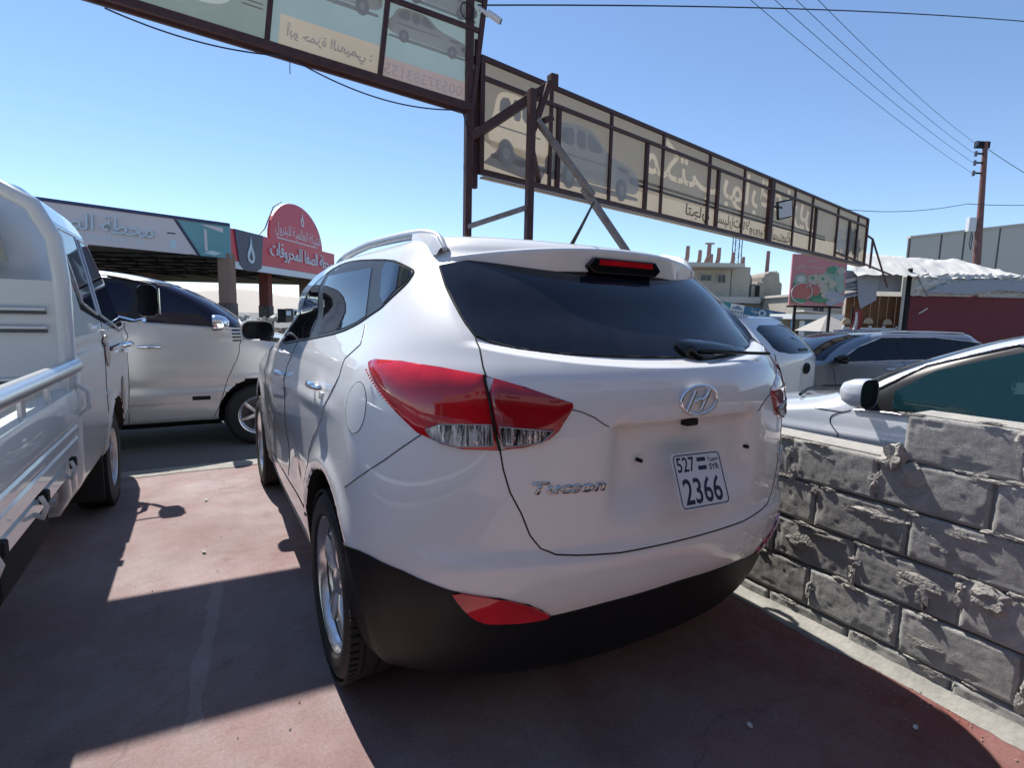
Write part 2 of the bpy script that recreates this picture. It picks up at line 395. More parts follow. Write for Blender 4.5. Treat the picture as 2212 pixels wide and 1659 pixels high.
def dens(poly, step, closed=True):
    out = []; n = len(poly)
    for i in range(n if closed else n-1):
        p, q = np.array(poly[i]), np.array(poly[(i+1) % n]); k = max(1, int(np.ceil(np.hypot((q[0]-p[0])*4.2, q[1]-p[1]) / step)))
        out += [tuple(p + (q-p)*t/k) for t in range(k)]
    if not closed: out.append(tuple(poly[-1]))
    return out
def rounded(poly, n=2):
    """Chaikin corner cutting for a soft outline"""
    for _ in range(n):
        q = []
        for i in range(len(poly)):
            p0, p1 = np.array(poly[i]), np.array(poly[(i+1) % len(poly)]); q += [tuple(.78*p0+.22*p1), tuple(.22*p0+.78*p1)]
        poly = q
    return poly
def inside(poly, P):
    poly = np.array(poly); c = np.zeros(len(P), bool); n = len(poly)
    for i in range(n):
        a, b = poly[i], poly[(i+1) % n]
        t = (a[1] > P[:, 1]) != (b[1] > P[:, 1])
        if a[1] != b[1]: c ^= t & (P[:, 0] < a[0] + (P[:, 1]-a[1])/(b[1]-a[1])*(b[0]-a[0]))
    return c
def edge_dist(poly, P):
    poly = np.array(poly)*[4.2, 1]; P = P*[4.2, 1]; d = np.full(len(P), 9.)
    for i in range(len(poly)):
        a, b = poly[i], poly[(i+1) % len(poly)]; ab = b-a; t = np.clip(((P-a)@ab)/max(ab@ab, 1e-12), 0, 1)
        d = np.minimum(d, np.hypot(*(P - a - t[:, None]*ab).T))
    return d
def patch(S, poly, off, side, name, m, parent, step=.03, dome=0., dome_w=.03, rim=.006, holes=()):
    """a skin over the region poly (a, z) of the body, off metres proud, its rim turned in to the body"""
    B = dens(poly, step); lo, hi = np.min(B, 0), np.max(B, 0)
    gx = np.arange(lo[0]+step/8.4, hi[0], step/4.2); gz = np.arange(lo[1]+step/2, hi[1], step)
    G = np.array([(x, z) for x in gx for z in gz]).reshape(-1, 2)
    HB = [dens(h, step) for h in holes]
    if len(G):
        G = G[inside(B, G)]
        for h in HB: G = G[~inside(h, G)]
        if len(G): G = G[edge_dist(B, G) > step*.35]
    nb = len(B); V = [Vector((a*4.2, z)) for a, z in B] + [Vector((a*4.2, z)) for a, z in G]
    ED = [(i, (i+1) % nb) for i in range(nb)]
    for h in HB:
        k = len(V); V += [Vector((a*4.2, z)) for a, z in h]; ED += [(k + i, k + (i+1) % len(h)) for i in range(len(h))]
    co, _, fc, _, _, _ = delaunay_2d_cdt(V, ED, [], 2 if HB else 1, 1e-7)
    if HB:
        cc = np.array([[sum(co[i].x for i in f)/len(f)/4.2, sum(co[i].y for i in f)/len(f)] for f in fc]); ok = inside(B, cc)
        for h in HB: ok &= ~inside(h, cc)
        fc = [f for f, k in zip(fc, ok) if k]
    Q = np.array([(v.x/4.2, v.y) for v in co]); a = np.clip(Q[:, 0], 0, 1); z = np.clip(Q[:, 1], S.z0, S.z1)
    P = S(a, z, side); N = S.normal(a, z, side); h = np.full(len(Q), off)
    if dome: d = edge_dist(B, Q); h = h + dome*(1 - np.exp(-d/dome_w))
    P = P + N*h[:, None]; fs = [tuple(f) for f in fc]; vs = P.tolist()
    if rim:
        ed = {}
        for f in fs:
            for i in range(len(f)): e = (f[i], f[(i+1) % len(f)]); ed[tuple(sorted(e))] = ed.get(tuple(sorted(e)), 0) + 1
        be = [e for e, c in ed.items() if c == 1]; ids = sorted({i for e in be for i in e}); k0 = len(vs); mp = {i: k0+n for n, i in enumerate(ids)}
        Pin = P[ids] - N[ids]*(h[ids][:, None] + rim); vs += Pin.tolist()
        fs += [(a_, b_, mp[b_], mp[a_]) for a_, b_ in be]
    me = bpy.data.meshes.new(name); me.from_pydata(vs, [], fs)
    bm = bmesh.new(); bm.from_mesh(me); bmesh.ops.recalc_face_normals(bm, faces=bm.faces)
    bm.to_mesh(me); bm.free()
    me.polygons.foreach_set('use_smooth', [True]*len(me.polygons)); me.set_sharp_from_angle(angle=R(50)); me.update()
    # the outer skin must look outward
    return obj(name, me, m, parent)
def seam(S, line, side, name, m, parent, r=.0022, off=0., step=.02):
    L = np.array(dens(line, step, False)); a, z = np.clip(L[:, 0], 0, 1), np.clip(L[:, 1], S.z0, S.z1)
    P = S(a, z, side) + S.normal(a, z, side)*off
    return MB().tube(P.tolist(), r, 6).build(name, m, parent, smooth=60)
def yz(S, pts):
    out = []
    for i, (y, z) in enumerate(pts):
        if i:
            y0, z0 = pts[i-1]; k = max(1, int(math.hypot(y-y0, z-z0)/.08)); out += [(y0+(y-y0)*t/k, z0+(z-z0)*t/k) for t in range(1, k)]
        out.append((y, z))
    return [(S.a_of(1, y, z), z) for y, z in out]
def xz(S, pts, rear=True): return [(S.a_of(0, x, z, rear), z) for x, z in pts]

def wheel(parent, loc, side, Rt=.352, rim=.252, width=.225, spokes=5, style='twin', rim_mat=None, tread=True):
    """wheel > tyre, rim; side -1: outer face towards -x"""
    w = obj('wheel', None, None, parent); w.empty_display_size = .1; w.location = loc
    M = Matrix.Scale(side, 4, (1, 0, 0)); hw = width/2; rm = rim_mat or alloy
    prof = [(rim-.01, -hw*.8), (rim+.012, -hw*.98), (rim+(Rt-rim)*.55, -hw*1.02), (Rt-.022, -hw*.93), (Rt-.004, -hw*.72)]
    if tread:
        for k in (-.5, 0, .5):
            c = k*hw; g = .006; prof += [(Rt, c-g-.001), (Rt-.009, c-g), (Rt-.009, c+g), (Rt, c+g+.001)]
    prof += [(Rt-.004, hw*.72), (Rt-.022, hw*.93), (rim+(Rt-rim)*.55, hw*1.02), (rim+.012, hw*.98), (rim-.01, hw*.8)]
    t = MB().lathe(prof, 64, M)
    if tread:
        for k in range(72):
            an = 2*math.pi*k/72
            for s2 in (-1, 1):
                t.box((side*s2*hw*.82, math.cos(an+.02*s2)*(Rt-.002), math.sin(an+.02*s2)*(Rt-.002)), (hw*.26, .019, .012), Euler((an+math.pi/2, 0, 0)))
    t.build('tyre', rubber, w, smooth=35)
    b = MB().lathe([(rim-.012, -hw*.8), (rim-.03, -hw*.2), (rim-.03, hw*.45), (rim-.006, hw*.62), (rim+.006, hw*.84), (rim-.002, hw*.9), (rim-.012, hw*.84), (rim-.02, hw*.60)], 64, M)
    o = b.build('rim', rm, w, smooth=40)
    d = MB().lathe([(.0001, -hw*.1), (rim-.02, -hw*.1), (rim-.02, -hw*.2)], 40, M); d.build('brake_disc', alloy_dark, w, smooth=40)
    sp = MB()
    for k in range(spokes):
        a0 = 2*math.pi*k/spokes + .3
        pairs = ((-1, .13), (1, .13)) if style == 'twin' else ((0, 0.),)
        for sg, sp_an in pairs:
            ring = []
            for j, (r, wd) in enumerate(((.045, .026), (.10, .022), (.17, .021), (rim-.012, .030))):
                an = a0 + sg*(sp_an*(.35+.65*j/3)); wd2 = wd*(.8 if style == 'twin' else 1.7)
                xo = hw*(.62 + .10*math.sin(j/3*math.pi)); c = Vector((side*xo, r*math.cos(an), r*math.sin(an))); tdir = Vector((0, -math.sin(an), math.cos(an)))
                ring.append([c - tdir*wd2*.75 - Vector((side*.03, 0, 0)), c - tdir*wd2*.42, c + Vector((side*.004, 0, 0)), c + tdir*wd2*.42, c + tdir*wd2*.75 - Vector((side*.03, 0, 0))])
            sp.grid(ring)
    sp.lathe([(.0001, hw*.74), (.03, hw*.73), (.06, hw*.62), (.066, hw*.35)], 24, M)
    sp.build('spokes', rm, w, smooth=40)
    return w
# ------------------------------------------------------------------ ground, lot, block wall
from mathutils import noise as mnoise
def fbm(p, s=1., o=4): return mnoise.fractal(Vector(p)*s, 1., 2., o)

asphalt = mat('asphalt', (.10, .10, .105), .9, noise=(.35, .8, (.17, .16, .15)), bump=(40, .006))
gx_ = np.concatenate([[-3500, -1200, -500, -200, -90, -45], np.linspace(-28, 60, 90), [90, 150, 300, 700, 1600, 3500]])
gy_ = np.concatenate([[-3500, -900, -250, -90, -45], np.linspace(-24, 60, 85), [90, 150, 300, 700, 1600, 3500]])
def ground_z(x, y):
    return -.045 - .19*float(sstep(1.15, 2.0, x)) - .02*max(0, fbm((x, y, 0), .15))*(1 if abs(x) < 60 else 0)
g = MB().grid([[(x, y, ground_z(x, y)) for x in gx_] for y in gy_])
structure(g.build('ground', asphalt, smooth=180, fix=False))

# painted concrete of the sales lot: red where it is little driven on, dusty pink elsewhere
def lot_material():
    m = bpy.data.materials.new('red_concrete'); m.use_nodes = True; nt = m.node_tree; b = nt.nodes['Principled BSDF']; b.inputs['Roughness'].default_value = .85; b.inputs['Specular IOR Level'].default_value = .25
    tc = nt.nodes.new('ShaderNodeTexCoord'); L = nt.links.new
    def nz(s, d=6, r=.6):
        n = nt.nodes.new('ShaderNodeTexNoise'); n.inputs['Scale'].default_value = s; n.inputs['Detail'].default_value = d; n.inputs['Roughness'].default_value = r; L(tc.outputs['Object'], n.inputs['Vector']); return n.outputs['Fac']
    def ramp(fac, p0, p1, c0, c1):
        r = nt.nodes.new('ShaderNodeValToRGB'); r.color_ramp.elements[0].position = p0; r.color_ramp.elements[1].position = p1; r.color_ramp.elements[0].color = (*c0, 1); r.color_ramp.elements[1].color = (*c1, 1); L(fac, r.inputs[0]); return r.outputs[0]
    def mix(f, a, c, t='MIX'):
        x = nt.nodes.new('ShaderNodeMix'); x.data_type = 'RGBA'; x.blend_type = t
        if isinstance(f, float): x.inputs[0].default_value = f
        else: L(f, x.inputs[0])
        L(a, x.inputs[6]); L(c, x.inputs[7]); return x.outputs[2]
    red = ramp(nz(2.2), .35, .65, (.19, .062, .052), (.235, .10, .088))
    dust = ramp(nz(3.1), .3, .7, (.285, .225, .222), (.36, .31, .31))
    # traffic wear: the strip along the wall keeps its paint
    sx = nt.nodes.new('ShaderNodeSeparateXYZ'); L(tc.outputs['Object'], sx.inputs[0])
    mr = nt.nodes.new('ShaderNodeMapRange'); mr.inputs['From Min'].default_value = .9; mr.inputs['From Max'].default_value = -.2; L(sx.outputs[0], mr.inputs['Value'])
    ad = nt.nodes.new('ShaderNodeMath'); ad.operation = 'MULTIPLY_ADD'; L(nz(1.3, 8, .7), ad.inputs[0]); ad.inputs[1].default_value = 1.7; ad.inputs[2].default_value = -.78
    mu = nt.nodes.new('ShaderNodeMath'); mu.operation = 'ADD'; mu.use_clamp = True; L(ad.outputs[0], mu.inputs[0])
    m2 = nt.nodes.new('ShaderNodeMath'); m2.operation = 'MULTIPLY'; L(mr.outputs[0], m2.inputs[0]); m2.inputs[1].default_value = .75; L(m2.outputs[0], mu.inputs[1])
    c = mix(mu.outputs[0], red, dust)
    spk = nt.nodes.new('ShaderNodeTexVoronoi'); spk.inputs['Scale'].default_value = 34; L(tc.outputs['Object'], spk.inputs['Vector'])
    sr = ramp(spk.outputs['Distance'], .03, .07, (.75, .72, .66), (0, 0, 0))
    sel = nt.nodes.new('ShaderNodeMath'); sel.operation = 'GREATER_THAN'; sel.inputs[1].default_value = .75; L(nz(7, 2), sel.inputs[0])
    sep = nt.nodes.new('ShaderNodeSeparateColor'); L(sr, sep.inputs[0])
    mm = nt.nodes.new('ShaderNodeMath'); mm.operation = 'MULTIPLY'; L(sep.outputs[0], mm.inputs[0]); L(sel.outputs[0], mm.inputs[1])
    pale = nt.nodes.new('ShaderNodeRGB'); pale.outputs[0].default_value = (.6, .55, .5, 1)
    c = mix(mm.outputs[0], c, pale.outputs[0])
    g1 = ramp(nz(85, 6, .8), .25, .75, (.72, .70, .69), (1.22, 1.22, 1.22)); c = mix(1.0, c, g1, 'MULTIPLY')
    g2 = ramp(nz(.9, 9, .72), .30, .72, (.74, .72, .72), (1.14, 1.14, 1.14)); c = mix(1.0, c, g2, 'MULTIPLY')
    g3 = ramp(nz(5.5, 9, .8), .56, .70, (1, 1, 1), (.62, .58, .57)); c = mix(.7, c, g3, 'MULTIPLY')
    # hairline cracks
    dn = nt.nodes.new('ShaderNodeTexNoise'); dn.inputs['Scale'].default_value = 1.6; dn.inputs['Detail'].default_value = 5; L(tc.outputs['Object'], dn.inputs['Vector'])
    vm = nt.nodes.new('ShaderNodeVectorMath'); vm.operation = 'MULTIPLY_ADD'; L(dn.outputs['Color'], vm.inputs[0]); vm.inputs[1].default_value = (.55, .55, 0); L(tc.outputs['Object'], vm.inputs[2])
    vc = nt.nodes.new('ShaderNodeTexVoronoi'); vc.feature = 'DISTANCE_TO_EDGE'; vc.inputs['Scale'].default_value = .55; L(vm.outputs[0], vc.inputs['Vector'])
    ck = ramp(vc.outputs['Distance'], .0006, .0022, (.45, .42, .42), (1, 1, 1)); c = mix(.28, c, ck, 'MULTIPLY')
    # pale scuff left by a tyre between the truck and the car
    def mth(op, a_, b_=None, c_=None):
        n = nt.nodes.new('ShaderNodeMath'); n.operation = op
        for i_, v in enumerate((a_, b_, c_)):
            if v is None: continue
            if isinstance(v, (int, float)): n.inputs[i_].default_value = v
            else: L(v, n.inputs[i_])
        return n.outputs[0]
    dx = mth('SUBTRACT', mth('MULTIPLY_ADD', nz(3.0, 5), .10, sx.outputs[0]), mth('MULTIPLY_ADD', sx.outputs[1], .10, -1.312))
    w_ = mth('LESS_THAN', mth('ABSOLUTE', dx), mth('MULTIPLY', nz(9, 4), .05)); yy = mth('MULTIPLY', mth('GREATER_THAN', sx.outputs[1], -.1), mth('LESS_THAN', sx.outputs[1], .95))
    c = mix(mth('MULTIPLY', mth('MULTIPLY', w_, yy), mth('MULTIPLY', nz(40, 6, .8), .38)), c, pale.outputs[0])
    L(c, b.inputs['Base Color'])
    bp = nt.nodes.new('ShaderNodeBump'); bp.inputs['Distance'].default_value = .004; L(nz(30, 8, .75), bp.inputs['Height']); L(bp.outputs[0], b.inputs['Normal'])
    return m
lot_m = lot_material()
structure(MB().box((-4.0, -2.8, -.035), (10.2, 12.4, .07)).build('lot_floor', lot_m, bevel=.004))
cement = mat('pale_cement', (.34, .33, .30), .9, noise=(9, 1., (.22, .215, .195)), bump=(50, .006))
# pale cement fillet along the foot of the wall, ragged on its outer edge
mb = MB(); rows = []
for y in np.linspace(-3.3, 2.9, 180):
    w = .088 + .022*fbm((y*2.2, 3, 0), 1.) + .012*fbm((y*11, 1, 0), 1.)
    rows.append([(1.075, y, .035 + .008*fbm((y*6, 0, 0))), (1.075 - .02, y, .022), (1.075 - w*.5, y, .013), (1.075 - w*.85, y, .008), (1.075 - w, y, .0015)])
mb.grid(rows); structure(mb.build('cement_path_edge', cement, smooth=60))
# broken pale lip at the front of the lot
mb = MB(); rows = []
for x in np.linspace(-9, 1.1, 150):
    w0 = .05 + .04*fbm((x*2, 9, 0)); rows.append([(x, 3.37 - w0 - .10, .0045), (x, 3.38, .007), (x, 3.43, .004), (x, 3.47 + .03*fbm((x*3, 0, 5)), -.06)])
mb.grid(rows); structure(mb.build('lot_kerb', cement, smooth=60))
pebble_m = mat('pale_stone', (.62, .60, .56), .85)
peb = MB().lathe([(.0001, -.5), (.45, -.3), (.6, 0), (.4, .3), (.0001, .45)], 7).mesh('pebble', 50)
for k, (x, y, s, lb) in enumerate([(-1.30, 2.34, .022, 'small pale stone on the red lot nearer the silver van'), (-1.32, 1.37, .020, 'small pale stone on the red lot nearer the shadow band'), (.78, -1.26, .018, 'pale cement crumb on red floor beside the block wall'),
                                   (.28, -.98, .020, 'cement crumb in the shade behind the white car')]):
    o = obj('pebble', peb, pebble_m, None, (x, y, s*.35), (.3, 1.2, k)); o.scale = (s, s*1.2, s*.8); tag(o, lb, 'stone', 'loose stones on the lot')

# grit swept against the foot of the wall and the lot edge
gm = MB(); rg = random.Random(21)
for k in range(420):
    if k < 260: x, y = 1.02 - abs(rg.gauss(0, .10)), rg.uniform(-1.9, .2)
    elif k < 340: x, y = rg.uniform(-1.75, -.95), rg.uniform(-.4, 3.3)
    else: x, y = rg.uniform(-1.7, .9), 3.36 + rg.gauss(0, .08)
    s_ = rg.uniform(.0018, .006) if k < 400 else rg.uniform(.006, .011); a0 = rg.uniform(0, 6)
    top_ = [(x + s_*(.5 + .5*rg.random())*math.cos(a0 + q*1.256), y + s_*(.5 + .5*rg.random())*math.sin(a0 + q*1.256), .004) for q in range(5)]
    gm.add(top_ + [(x, y, .004 + s_*rg.uniform(.5, 1.0))], [(q, (q+1) % 5, 5) for q in range(5)])
og = stuff(gm.build('gravel', mat('grit', (.36, .34, .31), .95, noise=(30, 1., (.20, .18, .17))))); tag(og, 'scattered grit and crumbs on the red lot floor', 'gravel')
# ---- hollow-block wall: every block a piece of its own
def block_material():
    m = mat('concrete_block', (.25, .245, .23), .95, bump=(75, .010)); nt = m.node_tree; b = nt.nodes['Principled BSDF']; L = nt.links.new
    for n in nt.nodes:
        if n.type == 'TEX_NOISE': n.inputs['Detail'].default_value = 12; n.inputs['Roughness'].default_value = .82
    tc = nt.nodes.new('ShaderNodeTexCoord'); oi = nt.nodes.new('ShaderNodeObjectInfo')
    n1 = nt.nodes.new('ShaderNodeTexNoise'); n1.inputs['Scale'].default_value = 11; n1.inputs['Detail'].default_value = 10; n1.inputs['Roughness'].default_value = .75; L(tc.outputs['Object'], n1.inputs['Vector'])
    r = nt.nodes.new('ShaderNodeValToRGB'); r.color_ramp.elements[0].position = .3; r.color_ramp.elements[1].position = .7; r.color_ramp.elements[0].color = (.34, .335, .315, 1); r.color_ramp.elements[1].color = (.54, .53, .50, 1); L(n1.outputs['Fac'], r.inputs[0])
    mr = nt.nodes.new('ShaderNodeMapRange'); mr.inputs['To Min'].default_value = .78; mr.inputs['To Max'].default_value = 1.2; L(oi.outputs['Random'], mr.inputs['Value'])
    mx = nt.nodes.new('ShaderNodeMix'); mx.data_type = 'RGBA'; mx.blend_type = 'MULTIPLY'; mx.inputs[0].default_value = 1; L(r.outputs[0], mx.inputs[6]); L(mr.outputs[0], mx.inputs[7]); 
    n3 = nt.nodes.new('ShaderNodeTexNoise'); n3.inputs['Scale'].default_value = 160; n3.inputs['Detail'].default_value = 6; n3.inputs['Roughness'].default_value = .8; L(tc.outputs['Object'], n3.inputs['Vector'])
    r3 = nt.nodes.new('ShaderNodeValToRGB'); r3.color_ramp.elements[0].position = .34; r3.color_ramp.elements[1].position = .62; r3.color_ramp.elements[0].color = (.70, .70, .70, 1); r3.color_ramp.elements[1].color = (1.12, 1.12, 1.12, 1); L(n3.outputs['Fac'], r3.inputs[0])
    m3 = nt.nodes.new('ShaderNodeMix'); m3.data_type = 'RGBA'; m3.blend_type = 'MULTIPLY'; m3.inputs[0].default_value = 1; L(mx.outputs[2], m3.inputs[6]); L(r3.outputs[0], m3.inputs[7]); L(m3.outputs[2], b.inputs['Base Color']); return m
block_m = block_material()
mortar_m = mat('mortar', (.42, .40, .36), .95, noise=(14, 1., (.30, .29, .27)), bump=(110, .008))
wall = thing('block_wall', 'low rough grey concrete block wall beside the white car', 'wall', (1.07, 0, 0))
def block_mesh(seed, L, H):
    nx, nz = 44, 22; mb = MB(); P = []
    for i in range(nz+1):
        row = []
        for j in range(nx+1):
            y, z = (j/nx-.5)*L, (i/nz-.5)*H
            e = min(L/2-abs(y), H/2-abs(z)); r = max(0, .007-e)
            n = .0013*fbm((y*20, z*20, seed), 1., 3) + .0017*abs(fbm((y*85, z*85, seed+7), 1., 3))
            if fbm((y*34, z*34, seed+31), 1., 2) > .80: n += .003
            x = r*r/.007*.9 + n + .006*max(0, fbm((y*9, z*9, seed+3)))*(e < .035)
            ch = .012*max(0, fbm((y*14, z*14, seed+15)))*(e < .02)
            row.append((x, y*(1-ch), z*(1-ch*1.5)))
        P.append(row)
    mb.grid(P)
    # sides back to the hidden rear face
    fr = [P[0][j] for j in range(nx+1)] + [P[i][nx] for i in range(1, nz+1)] + [P[nz][j] for j in range(nx-1, -1, -1)] + [P[i][0] for i in range(nz-1, 0, -1)]
    n = len(fr); bk = [(.2, y, z) for _, y, z in fr]
    mb.add(fr + bk, [(i, (i+1) % n, n+(i+1) % n, n+i) for i in range(n)] + [tuple(range(n, 2*n))])
    bm = bmesh.new(); me = mb.mesh('brick', None); bm.from_mesh(me); bmesh.ops.remove_doubles(bm, verts=bm.verts, dist=1e-5); bmesh.ops.recalc_face_normals(bm, faces=bm.faces); bm.to_mesh(me); bm.free()
    me.polygons.foreach_set('use_smooth', [True]*len(me.polygons)); me.set_sharp_from_angle(angle=R(55)); return me
CH = .192; BL = .372
BM = [block_mesh(s*13+1, BL-.010, CH-.010) for s in range(6)]
courses = [(-.112, -.87), (.08, -1.056), (.272, -.866), (.464, -.68), (.656, -.55), (.848, -1.0)]
lumps = MB(); rnd = random.Random(3)
def lump(x, y, z, sx, sy, sz, seed):
    n = 13; ring = []
    for i in range(8):
        ph = math.pi*i/7; row = []
        for k in range(n):
            t = 2*math.pi*k/n; d = Vector((math.cos(ph), math.sin(ph)*math.cos(t), math.sin(ph)*math.sin(t)))
            q = .75 + .9*abs(fbm(d*1.5 + Vector((seed*3.1, 0, 0)), 1., 2)) + .5*fbm(d*4.5 + Vector((0, seed*1.7, 0)), 1., 3); row.append((x + d.x*sx*.75*q, y + d.y*sy*q, z + d.z*sz*q))
        row.append(row[0]); ring.append(row)
    lumps.grid(ring)
n_b = 0
for ci, (z, y0) in enumerate(courses):
    k0 = math.ceil((-3.4 - y0)/BL)
    y = y0 + k0*BL
    while y < 2.5:
        yc = y + BL/2
        if ci == 5 and yc > -1.0: break
        o = obj('brick', BM[(n_b*5 + ci) % 6], block_m, wall, (rnd.uniform(-.003, .003), yc, z + CH/2 + rnd.uniform(-.003, .003)), (rnd.uniform(-.008, .008), rnd.uniform(-.006, .014), rnd.uniform(-.004, .02)))
        n_b += 1
        if yc < .2:
            for q in range(7): # mortar squeezed out of the bed joint
                if rnd.random() < .42: lump(rnd.uniform(-.004, .006), yc + rnd.uniform(-.19, .19), z + CH + rnd.uniform(-.012, .010), rnd.uniform(.003, .007), rnd.uniform(.016, .05), rnd.uniform(.004, .010), rnd.random()*50)
            for q in range(3):
                if rnd.random() < .35: lump(rnd.uniform(0, .006), y + rnd.uniform(-.02, .02), z + rnd.uniform(.02, CH-.02), rnd.uniform(.006, .014), rnd.uniform(.012, .03), rnd.uniform(.015, .05), rnd.random()*50)
            if rnd.random() < .25: lump(.003, yc + rnd.uniform(-.1, .1), z + rnd.uniform(.04, CH), .009, rnd.uniform(.05, .09), rnd.uniform(.03, .05), rnd.random()*50)
        y += BL
# the big cement clod at the step in the wall top and dabs below it
for (y, z, sx, sy, sz) in [(-.985, .865, .035, .045, .05), (-.96, .83, .02, .05, .02), (-1.03, .80, .018, .05, .05), (-1.32, .42, .018, .06, .05), (-1.12, .36, .008, .03, .06), (-.93, .60, .007, .10, .02), (-.74, .44, .007, .08, .015), (-1.2, .62, .006, .10, .02)]:
    lump(0, y, z, sx, sy, sz, y*10)
stuff(lumps.build('mortar', mortar_m, wall, smooth=28))
core = MB()
for ci, (z, y0) in enumerate(courses):
    y1 = 2.86 if ci < 5 else -1.02
    core.box((.10, (-3.35 + y1)/2, z + CH/2), (.165, y1 + 3.35 - .03, CH - .004 + (.008 if ci < 5 else 0)))
core.build('mortar_core', mortar_m, wall)
# ------------------------------------------------------------------ the white car in front
T = thing('parked_car', 'large white SUV with red tail lamps, parked against the block wall, seen from behind', 'car')
S = TUCSON
body(S, T, white_paint, [(-.04, .40, .40), (2.64, .40, .40)], na=170, zs=np.concatenate([np.linspace(.22, 1.06, 58), np.linspace(1.066, 1.09, 9), np.linspace(1.1, 1.23, 14), np.linspace(1.236, 1.33, 26), np.linspace(1.34, 1.585, 26), np.linspace(1.59, 1.665, 14)]))
LAMP = [(0.3656, 1.2276), (0.352, 1.2381), (0.3021, 1.2403), (0.2491, 1.2308), (0.2018, 1.2149), (0.1604, 1.1865), (0.1165, 1.1444), (0.1152, 1.1317), (0.1185, 1.1103), (0.1249, 1.0687), (0.1317, 1.0487), (0.1407, 1.0364), (0.1544, 1.0252), (0.1748, 1.0184), (0.1798, 1.0181), (0.2119, 1.0185), (0.2346, 1.0298), (0.2489, 1.0433), (0.2616, 1.0532), (0.2757, 1.0767), (0.3027, 1.1195), (0.33, 1.167), (0.3555, 1.2078)]
DIV = [(0.1999, 1.2127), (0.1908, 1.144), (0.1815, 1.0696), (0.1752, 1.0184)]
CL_OUT = [(0.2498, 1.0635), (0.2369, 1.0801), (0.2144, 1.0849), (0.1859, 1.0868), (0.1814, 1.0319), (0.2159, 1.0255), (0.2411, 1.0399)]
CL_IN = [(0.1786, 1.0823), (0.1299, 1.0715), (0.1394, 1.0414), (0.161, 1.0328), (0.1729, 1.0299)]
TG_UP = [(0.2092, 1.3129), (0.2076, 1.2831), (0.2024, 1.2374), (0.1974, 1.2093)]
TG_LOW = [(0.1747, 1.0172), (0.1699, 0.966), (0.1616, 0.9036), (0.1492, 0.8424), (0.1397, 0.781), (0.1291, 0.7424), (0.1154, 0.7227), (0.0969, 0.7159), (0.059, 0.7067), (0, .705)]
BOUND = [(0.375, .6586), (0.3236, 0.6647), (0.2719, 0.6534), (0.2164, 0.6223), (0.1653, 0.6038), (0.1373, 0.5785), (0.1231, 0.5527), (0.1121, 0.5248), (0.0651, 0.5448), (0, .556)]
REFL = [(0.2164, 0.6223), (0.1653, 0.6038), (0.1373, 0.5785), (0.1231, 0.5527), (0.1121, 0.5248), (0.1315, 0.5145), (0.1569, 0.5138), (0.1743, 0.5153), (0.1894, 0.5361), (0.2062, 0.5826)]
GLASS = [(0.2616, 1.532), (0.1974, 1.554), (0.1112, 1.556), (0.039, 1.556), (0, 1.556), (0, 1.257), (.05, 1.261), (0.1067, 1.2688), (0.1596, 1.2832), (0.1874, 1.2991), (0.2086, 1.3154), (0.222, 1.3518), (0.2345, 1.4023), (0.25, 1.4639), (0.2616, 1.5231)]
DLO = [(0.7064, 1.1738), (.62, 1.222), (0.5527, 1.2552), (0.4767, 1.2968), (0.4406, 1.3353), (0.4117, 1.3788), (0.3638, 1.433), (0.3337, 1.4707), (0.3197, 1.5059), (0.3232, 1.5197), (0.379, 1.5525), (0.4359, 1.5774), (0.5471, 1.600), (.62, 1.602), (.66, 1.58), (.685, 1.53), (.705, 1.466), (.73, 1.34), (.735, 1.24)]
SEAMB = [(0.2570, 1.0479), (0.3029, 0.9622), (0.3874, 0.8281)]
CUT = [(0.4234, 1.335), (0.4105, 1.2721), (0.4253, 1.2205), (0.4227, 1.1638), (0.4404, 0.9669), (0.4533, 0.8881), (0.462, 0.8086), (.4645, .70)]
def between(poly, lo, hi):
    """clip polygon to lo < a-offset < hi along lines given as functions of z"""
    out = poly
    for fn, sg in ((lo, 1), (hi, -1)):
        if fn is None: continue
        q = []
        for i in range(len(out)):
            p, n = out[i], out[(i+1) % len(out)]; dp, dn = sg*(p[0]-fn(p[1])), sg*(n[0]-fn(n[1]))
            if dp >= 0: q.append(p)
            if dp*dn < 0:
                t = dp/(dp-dn); q.append((p[0]+(n[0]-p[0])*t, p[1]+(n[1]-p[1])*t))
        out = q
    return out
def line(pts):
    p = sorted((z, a) for a, z in pts); zz = [q[0] for q in p]; aa = [q[1] for q in p]
    return lambda z: float(np.interp(z, zz, aa))
div = line(DIV)
